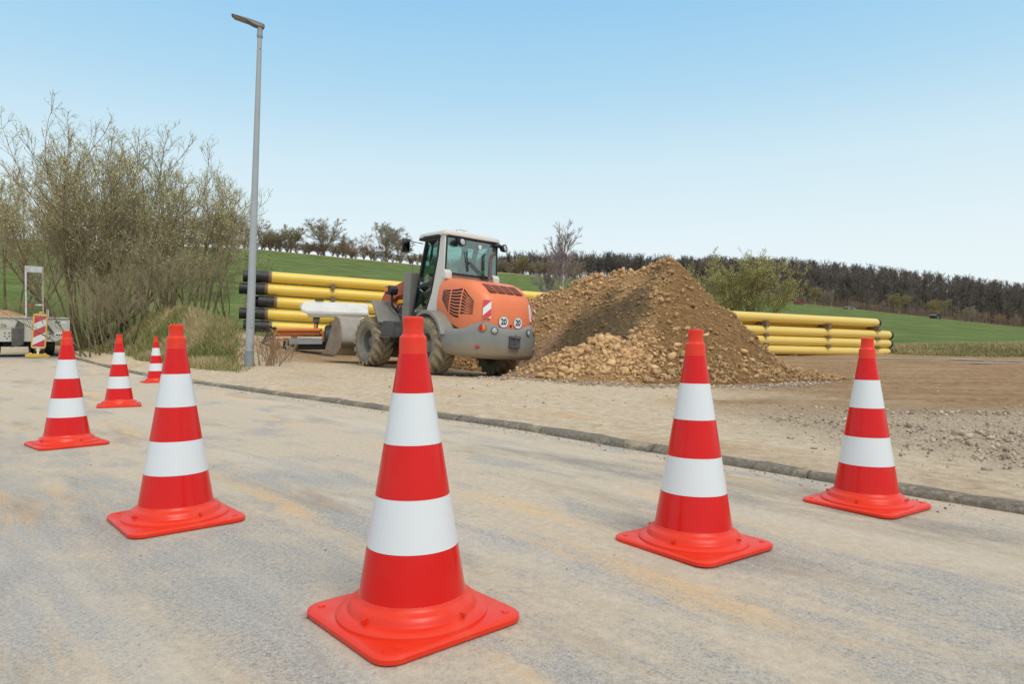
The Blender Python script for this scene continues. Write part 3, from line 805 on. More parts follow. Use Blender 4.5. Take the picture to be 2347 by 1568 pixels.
# bumper / counterweight
bo = [(-1.55, .93), (-1.80, .93), (-2.06, .90), (-2.27, .83), (-2.43, .71), (-2.54, .55), (-2.60, .38), (-2.63, .19)]
BOUT = bo + [(-2.64, 0)] + [(x, -y) for x, y in reversed(bo)]
def btop(x, y):
    a = abs(y)
    z = float(np.interp(a, [0, .16, .28, .40, .55, .66, .76, .85, .93], [.965, .97, .985, 1.03, 1.065, 1.055, 1.0, .92, .90]))
    return z
def bbot(x): return float(np.interp(-x, [1.55, 1.8, 2.6], [.50, .42, .39]))
rings = []
for h, ins in ((0, .10), (.06, .045), (.16, .015), (.45, 0.0), (.75, .004), (.90, .02), (.96, .045), (1.0, .085), (1.0, .22)):
    ring = []
    for i in range(len(BOUT) * 2 - 1):
        q = i / 2; j = min(int(q), len(BOUT) - 2); f = q - j
        x = BOUT[j][0] * (1 - f) + BOUT[j + 1][0] * f; y = BOUT[j][1] * (1 - f) + BOUT[j + 1][1] * f
        d = math.hypot(x + 1.7, y) if x < -1.7 else abs(y) or 1; z0, z1 = bbot(x), btop(x, y)
        ring.append((x - min(0, x + 1.7) / d * ins, y - y / d * ins, z0 + (z1 - z0) * h))
    rings.append(ring)
bb = MB(); bb.loft(rings, closed=False, cap=False)
nb = len(rings[0])
for rg in (rings[0], rings[-1]):
    o0 = len(bb.v); bb.v += rg
    for k in range(nb // 2):
        a, b2, c2, d2 = o0 + k, o0 + k + 1, o0 + nb - 2 - k, o0 + nb - 1 - k
        bb.f.append([a, b2, c2, d2] if b2 != c2 else [a, b2, d2]); bb.mi.append(0)
M_bump = NB("muddy_grey_counterweight"); M_bump.set(rough=0.6)
_b = M_bump
_g = _b.mixc(_b.ramp(_b.noise(2, 5), 0, 1, 0.3, 0.7), (0.20, 0.20, 0.185, 1), (0.25, 0.248, 0.23, 1))
_sz = _b.n("ShaderNodeSeparateXYZ"); _b.l(_b.tc(), _sz.inputs[0])
_lowf = _b.math('ADD', _b.ramp(_sz.outputs[2], 0.42, -0.14, 0.38, 0.86), _b.noise(5, 9, 0.72, _b.mapping((1, 1, .8))))
_g = _b.mixc(_b.ramp(_lowf, 0, 0.9, 0.55, 0.72), _g, (0.30, 0.235, 0.155, 1))
_g = _b.mixc(_b.ramp(_b.noise(7, 8, .7), 0, 0.8, 0.66, 0.72), _g, (0.27, 0.11, 0.04, 1))
_b.col(_g); _b.bump(_b.noise(12, 7, .7), 0.3, 0.02)
bumper = bb.build("counterweight", _b.m, loader, sharp=50)
def bump_pt(y, z, off):
    """point on the rear surface of the bumper at lateral y"""
    a = abs(y); x = float(np.interp(a, [0, .19, .38, .55, .71, .83, .90], [-2.64, -2.63, -2.60, -2.54, -2.43, -2.27, -2.06]))
    e = .05; x2 = float(np.interp(a + e, [0, .19, .38, .55, .71, .83, .90], [-2.64, -2.63, -2.60, -2.54, -2.43, -2.27, -2.06]))
    nv = Vector((-e, (x2 - x) * math.copysign(1, y or 1), 0)).normalized()
    nv = Vector((-e, math.copysign(1, y or 1) * (x2 - x), 0)).normalized()
    return Vector((x, y, z)) + nv * off, nv
def round_lamp(name, y, z, r, mats, parent, split=False):
    p, nv = bump_pt(y, z, 0.0)
    mb = MB(); mb.cur = 0
    mb.lathe([(r * 1.22, -.03), (r * 1.22, .012), (r * 1.10, .016), (r * 1.02, .008)], 24, 'X')
    if split:
        m = 12
        for half, mi in ((0, 1), (1, 2)):
            a0 = math.pi * half + (math.pi / 2)
            mb.cur = mi
            P = [(0.010, r * math.cos(a0 + math.pi * q / m), r * math.sin(a0 + math.pi * q / m)) for q in range(m + 1)]
            Q = [(0.020, .8 * a[1], .8 * a[2]) for a in P]
            mb.add(P + Q, [(q, q + 1, m + 2 + q, m + 1 + q) for q in range(m)] + [tuple(range(m + 1, 2 * m + 2))])
    else:
        mb.cur = 1; mb.lathe([(r, .006), (r * .8, .016), (.0001, .020)], 24, 'X')
    o = mb.build(name, mats, parent, sharp=50)
    o.location = p; o.rotation_euler = (0, 0, math.atan2(nv.y, nv.x)); return o
for sgn in (1, -1):
    round_lamp("tail_light", sgn * .60, .945, .062, [M_greyp, M_red if sgn > 0 else M_amber, M_amber if sgn > 0 else M_red], bumper, True)
    round_lamp("reverse_light", sgn * .395, .905, .052, [M_greyd, M_clear], bumper)
    o = round_lamp("rear_reflector", sgn * .66, .60, .030, [M_greyp, M_red], bumper)
mb = MB()                                                     # drawbar coupling
mb.box((-2.63, -.03, .72), (.10, .24, .22)); mb.box((-2.69, -.03, .80), (.05, .20, .03)); mb.box((-2.69, -.03, .63), (.05, .20, .03)); mb.tube([(-2.69, -.03, .60), (-2.69, -.03, .86)], .016, 8)
mb.build("tow_coupling", M_greyd, bumper, bevel=.006)

# rear chassis under hood and cab
mb = MB()
mb.box((-1.35, 0, .74), (2.2, .86, .5)); mb.box((-.1, 0, .70), (.9, .6, .5)); mb.tube([(AX_R, -.6, .54), (AX_R, .6, .54)], .12, 14)
mb.box((.0, .0, .95), (1.1, 1.1, .28)); mb.prism([(-1.3, .62), (-.6, .62), (-.6, .9), (-1.3, .9)], -.5, .5)
mb.build("rear_chassis", M_greyd, loader, bevel=.015)
mb = MB()
mb.box((.95, 0, .70), (1.0, .56, .55)); mb.tube([(AX_F, -.6, .54), (AX_F, .6, .54)], .12, 14); mb.box((1.35, 0, 1.0), (.5, .5, .7)); mb.tube([(.45, 0, .45), (.45, 0, 1.1)], .09, 12)
mb.build("front_chassis", M_greyd, loader, bevel=.015)

# rear fenders
for sgn in (1, -1):
    mb = MB(); rg = []
    for k in range(19):
        a = R(118 - 98 * k / 18); r0, r1 = .635, .675
        y0, y1 = sgn * .56, sgn * 1.0
        c_, s_ = -math.sin(a - math.pi / 2), math.cos(a - math.pi / 2)
        ca, sa = math.cos(a), math.sin(a)
        cx = AX_R
        rg.append([(cx - ca * r0, y0, .56 + sa * r0), (cx - ca * r1, y0, .56 + sa * r1), (cx - ca * r1, y1 - sgn * .03, .56 + sa * r1), (cx - ca * (r1 - .015), y1, .56 + sa * (r1 - .015)), (cx - ca * (r0 - .03), y1, .56 + sa * (r0 - .03)), (cx - ca * (r0 - .03), y1 - sgn * .02, .56 + sa * (r0 - .03)), (cx - ca * r0, y1 - sgn * .03, .56 + sa * r0)])
    mb.loft(rg); mb.build("rear_fender", M_greyp, loader, sharp=40)
# front fenders: flat grey slanted plates behind each front wheel
for sgn in (1, -1):
    mb = MB()
    mb.prism([(1.42, 1.46), (1.10, 1.44), (.70, .98), (.74, .94), (1.12, 1.39), (1.42, 1.42)], sgn * .46, sgn * 1.0)
    mb.build("front_fender", M_greyp, loader, bevel=.012)
mb = MB(); mb.box((.60, .70, .84), (.62, .40, .34)); mb.box((.60, .92, .66), (.5, .06, .03)); mb.build("step_box", M_greyd, loader, bevel=.03)
mb = MB(); mb.box((.25, .50, 1.52), (.28, .28, 1.02)); mb.box((.25, .50, 2.035), (.22, .22, .02)); mb.box((.25, .645, 1.40), (.2, .01, .04)); mb.box((.395, .56, 1.9), (.01, .06, .1)); mb.build("hydraulic_tank", M_greyp, loader, bevel=.03)

# ---- cab
cab = empty("cab", (-.70, 0, 0)); cab.parent = loader
W2 = .64; XR, XF = -.46, .62
zc0, zc1 = 1.14, 2.74
for sgn in (1, -1):
    mb = MB()                                                 # white rear pillar, wide at its foot
    mb.prism([(.16, zc0), (XR - .02, zc0), (XR - .02, 1.92), (XR + .02, zc1), (-.26, zc1), (-.22, 2.3), (-.05, 1.6)], sgn * (W2 - .07), sgn * W2)
    mb.build("rear_pillar", M_white, cab, bevel=.018)
for ya, yb in ((.50, W2 + .015), (-W2 - .015, -.50)):
    mb = MB(); mb.prism([(XR - .10, 1.86), (XR + .05, 1.86), (XR + .05, 2.02), (XR - .03, 2.06), (XR - .10, 2.0)], ya, yb); mb.build("pillar_bracket", M_white, cab, bevel=.025)
mb = MB(); mb.box((-.44, 0, 1.94), (.05, 1.1, .12)); mb.build("rear_sill", M_greyp, cab, bevel=.01)
# doors: dark frame, two panes
for sgn in (1, -1):
    y0, y1 = sgn * (W2 - .045), sgn * (W2 + .005)
    def fx(z): return .70 - (z - 1.14) / 1.6 * .42            # front edge
    def rx(z): return float(np.interp(z, [1.14, 1.6, 2.3, 2.74], [.17, -.04, -.215, -.255]))
    fr = MB(); tq = .055
    zz = [1.16, 1.30, 1.45, 1.6, 1.8, 2.0, 2.15, 2.3, 2.5, 2.70]
    for a, b2 in zip(zz, zz[1:]):
        fr.prism([(fx(a), a), (fx(b2), b2), (fx(b2) - tq, b2), (fx(a) - tq, a)], y0, y1)
        fr.prism([(rx(a) + tq, a), (rx(b2) + tq, b2), (rx(b2), b2), (rx(a), a)], y0, y1)
    for (za, zb_) in ((1.14, 1.16 + tq), (1.70, 1.80), (2.65, 2.72)):
        ex = .06 if za == 1.70 else 0
        fr.prism([(fx(za) - .001, za), (fx(zb_) - .001, zb_ - ex), (rx(zb_) + .001, zb_ + ex), (rx(za) + .001, za + ex)], y0 - sgn * .004, y1 + sgn * .004)
    dr = fr.build("cab_door", M_black, cab, bevel=.006)
    g = MB(); z_ = [1.2, 1.4, 1.6, 1.74]
    for a, b2 in zip(z_, z_[1:]): g.prism([(fx(a) - .03, a), (fx(b2) - .03, b2), (rx(b2) + .03, b2), (rx(a) + .03, a)], sgn * (W2 - .024), sgn * (W2 - .018))
    g.build("lower_pane", M_glass, dr)
    g = MB(); z_ = [1.76, 2.0, 2.3, 2.5, 2.68]
    for a, b2 in zip(z_, z_[1:]): g.prism([(fx(a) - .03, a), (fx(b2) - .03, b2), (rx(b2) + .03, b2), (rx(a) + .03, a)], sgn * (W2 - .024), sgn * (W2 - .018))
    g.build("upper_pane", M_glass, dr)
    h = MB(); h.box((.33, sgn * (W2 + .03), 1.86), (.10, .05, .08)); h.box((.36, sgn * (W2 + .05), 1.90), (.03, .03, .10)); h.build("door_handle", M_black, dr, bevel=.01)
# front and rear windows
def frame_win(name, x0, z0, x1, z1, hw0, hw1, bar, mat=M_black):
    f = MB()
    A = [Vector((x0, -hw0, z0)), Vector((x0, hw0, z0)), Vector((x1, hw1, z1)), Vector((x1, -hw1, z1))]
    for a, b2 in zip(A, A[1:] + A[:1]): f.beam(a, b2, bar, bar, (1, 0, .2))
    fo = f.build(name, mat, cab, bevel=.006)
    g = MB(); t_ = Vector((.005, 0, 0)); g.add([p - t_ for p in A] + [p + t_ for p in A], [(0, 1, 2, 3), (7, 6, 5, 4), (0, 4, 5, 1), (1, 5, 6, 2), (2, 6, 7, 3), (3, 7, 4, 0)])
    g.build("pane", M_glass, fo); return fo
rw = frame_win("rear_window", XR - .02, 1.99, XR + .01, 2.70, .615, .605, .03)
frame_win("front_window", .67, 1.30, .27, 2.68, .58, .57, .05)
mb = MB(); mb.box((XR - .025, -.11, 2.60), (.004, 0, 0)) if False else None
mb = MB(); mb.lathe([(.042, -.004), (.042, .002), (.0001, .002)], 20, 'X', c=(0, 0, 0)); o = mb.build("round_sticker", M_sticker_w, rw); o.location = (XR - .012, -.17, 2.585); o.rotation_euler = (0, 0, math.pi)
mb = MB()                                                     # wiper
mb.tube([(XR - .06, -.26, 1.99), (XR - .045, .10, 2.25)], .008, 6); mb.tube([(XR - .06, -.32, 1.99), (XR - .045, .04, 2.24)], .006, 6); mb.beam((XR - .04, .10, 2.06), (XR - .04, .165, 2.46), .014, .02); mb.box((XR - .055, -.28, 1.985), (.05, .12, .05)); mb.beam((XR - .05, .04, 2.245), (XR - .045, .13, 2.25), .02, .012)
mb.build("rear_wiper", M_black, cab)
# roof: white slab with dark front visor
mb = MB(); rr_ = []
for z, g in ((2.725, .0), (2.735, -.012), (2.79, -.012), (2.815, .01), (2.845, .10), (2.86, .25)):
    rr_.append([(p[0], p[1], z - .02 * max(0, p[0])) for p in rrect(1.02 - 2 * g, 2 * (.665 - g), .10, 5, (.02, 0))])
mb.loft(rr_); roof = mb.build("roof", M_white, cab, sharp=50)
mb = MB(); mb.prism([(.26, 2.70), (.50, 2.67), (.52, 2.70), (.50, 2.745), (.26, 2.765)], -.67, .67); mb.build("visor", M_black, roof, bevel=.01)
mb = MB(); mb.box((.02, .675, 2.72), (.62, .02, .05)); mb.box((.02, -.675, 2.72), (.62, .02, .05)); mb.box((-.44, 0, 2.71), (.03, 1.15, .04)); mb.build("roof_gutter", M_black, roof, bevel=.006)
mb = MB(); mb.tube([(-.30, .30, 2.83), (-.30, .30, 2.875)], .014, 8); mb.build("antenna_base", M_black, roof)
mb = MB(); mb.tube([(.02, -.02, 2.855), (.0, -.06, 2.94)], .006, 6); mb.beam((.0, .06, 2.955), (.0, -.14, 2.945), .05, .014); mb.build("beacon_bracket", M_white, roof)
# lights under the roof edge
for sgn, yy in ((1, .36), (-1, -.60)):
    mb = MB(); mb.cur = 0
    mb.lathe([(.045, .0), (.075, -.05), (.082, -.10), (.078, -.115), (.070, -.105)], 18, 'X', c=(0, 0, 0)); mb.box((.02, 0, .075), (.03, .05, .09))
    mb.cur = 1; mb.lathe([(.072, -.098), (.05, -.112), (.0001, -.118)], 18, 'X')
    o = mb.build("work_light", [M_black, M_clear], cab); o.location = (XR - .06, yy - (0.06 if sgn < 0 else 0), 2.585 if sgn > 0 else 2.60); o.rotation_euler = (0, R(14), R(8 if sgn > 0 else 24))
mb = MB(); mb.box((XR - .02, -.60, 2.66), (.12, .22, .05)); mb.build("light_bracket", M_black, cab, bevel=.01)
# interior
mb = MB(); mb.box((-.15, 0, 1.55), (.50, .52, .16)); mb.box((-.36, 0, 1.85), (.14, .50, .60), (0, R(-8), 0)); mb.box((-.40, 0, 2.24), (.10, .28, .2), (0, R(-8), 0)); mb.box((-.15, 0, 1.3), (.4, .4, .35)); mb.box((-.1, -.36, 1.66), (.5, .12, .1)); mb.build("driver_seat", M_seat, cab, bevel=.04)
mb = MB(); mb.tube([(.48, 0, 1.2), (.30, 0, 1.78)], .05, 10); mb.tube([(.30 + .09 * math.cos(a) * .4, .19 * math.sin(a), 1.80 + .19 * math.cos(a) * .35) for a in [2 * math.pi * q / 20 for q in range(21)]], .014, 8); mb.box((.42, -.02, 1.62), (.14, .3, .12)); mb.build("steering_column", M_seat, cab, bevel=.01)
mb = MB(); mb.box((.06, 0, 2.71), (.86, 1.16, .02)); mb.build("headliner", M_greyd, cab)
mb = MB(); mb.box((.08, 0, 1.12), (1.06, 1.2, .05)); mb.build("cab_floor", M_greyd, cab)
# exhaust stack behind the rear window
mb = MB(); mb.tube([(-1.30, -.36, 1.84), (-1.30, -.36, 2.34), (-1.30, -.37, 2.40), (-1.33, -.40, 2.46), (-1.36, -.43, 2.49)], [.040, .036, .036, .036, .038], 14); mb.lathe([(.06, 1.84), (.058, 1.90), (.042, 1.93)], 16, c=(-1.30, -.36, 0))
mb.build("exhaust_pipe", mat_simple("sooty_steel", (0.13, 0.10, 0.095, 1), (0.20, 0.15, 0.14, 1), 9, 0.55, metal=0.3), loader)
# mirrors on thin arms
for sgn in (1, -1):
    mb = MB(); mb.box((0, 0, 0), (.07, .17, .29)); mir = mb.build("mirror", M_black, loader, bevel=.03)
    mir.location = (.22, sgn * .74, 2.60); mir.rotation_euler = (0, 0, sgn * R(-10))
    g = MB(); g.box((-.037, 0, 0), (.004, .13, .24)); g.build("mirror_glass", M_mirror, mir)
    mb = MB(); mb.tube([(-.24, sgn * .60, 2.62), (.20, sgn * .73, 2.70)], .010, 6); mb.tube([(-.20, sgn * .60, 2.36), (.20, sgn * .73, 2.48)], .008, 6); mb.build("mirror_arm", M_greyd, loader)
mb = MB(); mb.tube([(.25, .55, 1.95), (.20, .55, 2.42)], .010, 6); mb.build("grab_rail", M_greyp, loader)
# headlight on a stalk with amber indicator
for sgn in (1, -1):
    mb = MB(); mb.cur = 0; mb.prism([(.80, 1.58), (.98, 1.60), (1.0, 1.76), (.80, 1.78), (.72, 1.71), (.72, 1.63)], sgn * .58, sgn * .76); mb.tube([(.85, sgn * .66, 1.60), (.84, sgn * .64, 1.35), (.80, sgn * .50, 1.20)], .03, 8)
    mb.cur = 1; mb.box((.90, sgn * .775, 1.69), (.12, .03, .10)); mb.build("headlight", [M_black, M_amber], loader, bevel=.02)

# lift arm, cylinders, bucket
mb = MB()
prof = [(.20, 1.86), (.42, 1.96), (.75, 1.95), (1.25, 1.82), (1.75, 1.66), (2.15, 1.12), (2.42, .62), (2.32, .48), (2.14, .56), (1.86, 1.08), (1.56, 1.40), (1.1, 1.58), (.3, 1.64)]
for yc in (.34, -.34): mb.prism(prof, yc - .05, yc + .05)
mb.box((1.85, 0, 1.28), (.22, .62, .30), (0, R(48), 0)); mb.tube([(2.34, -.45, .56), (2.34, .45, .56)], .05, 12); mb.tube([(.40, -.45, 1.82), (.40, .45, 1.82)], .06, 12)
arm = mb.build("lift_arm", M_arm, loader, bevel=.015)
mb = MB(); mb.lathe([(.055, -.006), (.055, .004), (.0001, .005)], 20, 'Y', c=(1.9, .392, 1.40)); mb.build("arm_sticker", M_sticker_w, arm)
mb = MB()
for yc in (.20, -.20): mb.tube([(.80, yc, 1.05), (1.45, yc, 1.27)], .055, 12); mb.tube([(1.45, yc, 1.27), (1.80, yc, 1.39)], .03, 10)
mb.build("lift_cylinder", M_arm, loader)
mb = MB(); mb.tube([(1.05, 0, 1.62), (1.75, 0, 1.60)], .06, 12); mb.tube([(1.75, 0, 1.60), (2.3, 0, 1.22)], .034, 10); mb.beam((2.2, 0, 1.3), (2.5, 0, .95), .12, .1); mb.build("tilt_cylinder", M_arm, loader)
mb = MB()
for q in range(4):
    yy = .12 - .08 * q; mb.tube([(.95, yy, 1.2), (1.15, yy + .05, 1.45 + .05 * q), (1.5, yy, 1.42), (1.8, yy - .02, 1.22)], .016, 6)
mb.build("hydraulic_hose", M_black, loader)
# bucket: bent back shell, two side cheeks, cutting edge
BZ = lambda q: [(a, .16 + (b2 - .16) * .87) for a, b2 in q]
BP = [(3.42, .16), (2.84, .16), (2.64, .22), (2.50, .38), (2.46, .62), (2.52, .92), (2.66, 1.16), (2.86, 1.22)]     # outer side profile
BI = [(3.42, .185), (2.85, .185), (2.66, .245), (2.53, .39), (2.49, .62), (2.55, .91), (2.68, 1.135), (2.87, 1.195)]
BP = BZ(BP); BI = BZ(BI)
mb = MB(); mb.cur = 0
for i in range(len(BP) - 1): mb.prism([BP[i], BP[i + 1], BI[i + 1], BI[i]], -1.02, 1.02)
for yy in (-.5, .0, .5): mb.prism([(2.46, .42), (2.40, .48), (2.42, .8), (2.53, .88)], yy - .03, yy + .03)
bucket = mb.build("bucket", M_bgrey, loader, sharp=45)
for sgn in (1, -1):
    mb = MB(); mb.prism(BZ([(2.84, .15), (3.40, .15), (3.34, .30), (3.0, .98), (2.88, 1.23), (2.65, 1.17), (2.51, .93), (2.45, .62), (2.49, .37), (2.63, .21)]), sgn * 1.02, sgn * 1.05)
    mb.build("bucket_cheek", M_rust, bucket, bevel=.006)
mb = MB(); mb.prism([(3.36, .150), (3.52, .155), (3.52, .163), (3.40, .19), (3.36, .19)], -1.06, 1.06); mb.build("cutting_edge", M_rust, bucket)
# ---------------------------------------------------------------- earth heap
def heapH(x, y):
    peaks = [(3.0, 14.25, 2.62, 1.04), (2.75, 13.0, 1.15, .74), (2.3, 14.9, 2.44, .90), (1.45, 15.3, 2.56, .92), (.72, 15.9, 2.24, .86), (.1, 16.5, 1.75, .8), (-.9, 17.2, 1.3, .7),
             (1.62, 12.0, .74, .72), (1.15, 12.05, .52, .6), (2.25, 11.9, .48, .6), (3.85, 12.45, .50, .50), (3.4, 12.1, .6, .6), (.55, 13.5, .95, .75), (4.9, 13.4, .22, .16)]
    nz = fbm(x, y, 0.9, 4)
    h = np.full_like(x, -1.0); 
    for (cx, cy, ht, sl) in peaks:
        d = np.hypot(x - cx, y - cy)
        q = ht - sl * (np.sqrt(d * d + 0.035) - 0.187) * (1 + 0.35 * nz)
        k = 0.10
        m = np.maximum(h, q); h = m + k * np.log1p(np.exp(-np.abs(h - q) / k)) * 0.6
    h = np.where(h > 0, h, h * 0.35)
    a = (x - LO[0]) * LF[0] + (y - LO[1]) * LF[1]; b = (x - LO[0]) * LN[0] + (y - LO[1]) * LN[1]
    away = np.hypot(np.maximum(np.abs(b) - 1.12, 0), np.maximum(np.abs(a + .4) - 2.1, 0))      # ground kept clear around the loader
    h = np.minimum(h, -0.10 + away * 0.95)
    h = h + 0.20 * fbm(x, y, 1.6, 4) * ss(0, .5, h) + 0.07 * fbm(x, y, 5.0, 4) * ss(-.1, .1, h)
    return h
def heap_attr(x, y):
    nz = fbm(x, y, .8, 4); n2 = fbm(x + 9, y, 1.7, 3)
    u = 1173 + x / y * FPX
    dark = ss(.05, .35, 1.0 - np.hypot((x - 1.7 - .15 * (y - 13)) / 1.65, (y - 13.3) / 1.75) + 1.1 * nz) * ss(11.5, 12.2, y + .5 * nz)            # damp dark earth in the middle
    brown = ss(-.1, .35, (x - 2.75) + .25 * (14 - y) + 1.1 * nz)
    pink = ss(.1, -.5, (x - .85) - .15 * (y - 13) + .9 * n2) * ss(15.2, 13.8, y)
    return np.clip(dark, 0, 1), np.clip(brown, 0, 1), np.clip(pink, 0, 1)
def soil_mat():
    b = NB("heap_soil"); b.set(rough=0.97, spec=0.1)
    n = b.noise(11, 10, 0.78); n3 = b.noise(45, 6, 0.7)
    f = b.ramp(b.math('ADD', b.math('MULTIPLY', n, .6), b.math('MULTIPLY', n3, .4)), 0, 1, 0.40, 0.60)
    tan = b.mixc(f, srgb(118, 90, 60), srgb(204, 166, 120))
    drk = b.mixc(f, srgb(70, 58, 42), srgb(128, 110, 84))
    brn = b.mixc(f, srgb(98, 74, 46), srgb(168, 132, 90))
    pnk = b.mixc(f, srgb(126, 98, 80), srgb(196, 166, 144))
    c = b.mixc(b.attr("brown"), tan, brn); c = b.mixc(b.attr("pink"), c, pnk); c = b.mixc(b.attr("dark"), c, drk)
    b.col(c); b.bump(b.math('ADD', n, b.math('MULTIPLY', n3, 0.5)), 0.9, 0.05); return b.m
def rock_mat(name, a, b_, dust):
    b = NB(name); b.set(rough=0.93, spec=0.15)
    t = b.attr("tint")
    c = b.mixc(t, a, b_)
    c = b.mixc(b.ramp(b.noise(14, 7, .7), 0, .6, .45, .7), c, dust)
    c = b.mixc(b.attr('dark'), c, srgb(104, 88, 64))
    b.col(c); b.bump(b.noise(30, 6, .7), .4, .01); return b.m
M_soil = soil_mat()
M_rock = rock_mat("broken_tan_rock", srgb(160, 124, 84), srgb(226, 188, 140), srgb(190, 154, 110))
M_rockg = rock_mat("broken_grey_rock", srgb(128, 114, 100), srgb(206, 190, 168), srgb(180, 160, 134))

def ico(sub):
    bm = bmesh.new(); bmesh.ops.create_icosphere(bm, subdivisions=sub, radius=1.0)
    V = np.array([v.co[:] for v in bm.verts]); F = np.array([[v.index for v in f.verts] for f in bm.faces]); bm.free(); return V, F
def rock_shape(seed, n=13):
    """angular stone: convex hull of a few scattered points"""
    r = np.random.default_rng(seed); P = r.normal(size=(n, 3)); P /= np.linalg.norm(P, axis=1, keepdims=True); P *= r.uniform(.78, 1.05, (n, 1))
    bm = bmesh.new()
    for p in P: bm.verts.new(p)
    res = bmesh.ops.convex_hull(bm, input=list(bm.verts))
    junk = [e for e in res["geom_interior"] + res["geom_unused"] if isinstance(e, bmesh.types.BMVert)]
    if junk: bmesh.ops.delete(bm, geom=list(set(junk)), context='VERTS')
    bmesh.ops.triangulate(bm, faces=bm.faces); bm.verts.index_update()
    V = np.array([v.co[:] for v in bm.verts]); F = np.array([[v.index for v in f.verts] for f in bm.faces]); bm.free()
    return V, F
ROCKS = [rock_shape(s_, 17) for s_ in range(8)]
SMALL = [rock_shape(s_ + 20, 9) for s_ in range(8)]
def rot_mats(n, r):
    q = r.normal(size=(n, 4)); q /= np.linalg.norm(q, axis=1, keepdims=True); w_, x, y, z = q.T
    return np.stack([np.stack([1 - 2 * (y * y + z * z), 2 * (x * y - z * w_), 2 * (x * z + y * w_)], 1), np.stack([2 * (x * y + z * w_), 1 - 2 * (x * x + z * z), 2 * (y * z - x * w_)], 1), np.stack([2 * (x * z - y * w_), 2 * (y * z + x * w_), 1 - 2 * (x * x + y * y)], 1)], 1)
def scatter(P, size, shapes, r, flat=(.6, .9)):
    """merged stones -> V, F, tint"""
    n = len(P); Rm = rot_mats(n, r); Vs = []; Fs = []; Ts = []; o = 0
    which = r.integers(0, len(shapes), n)
    for k, (V, F) in enumerate(shapes):
        idx = np.nonzero(which == k)[0]
        if not len(idx): continue
        sc = size[idx, None] * np.stack([np.ones(len(idx)), r.uniform(.65, 1, len(idx)), r.uniform(flat[0], flat[1], len(idx))], 1)
        W = np.einsum('nij,nvj->nvi', Rm[idx], V[None] * sc[:, None]) + P[idx, None]
        m = len(V)
        Fs.append((F[None] + (o + np.arange(len(idx)) * m)[:, None, None]).reshape(-1, 3)); Vs.append(W.reshape(-1, 3)); o += len(idx) * m
        Ts.append(np.repeat(r.random(len(idx)), m))
    return np.concatenate(Vs), np.concatenate(Fs), np.concatenate(Ts)

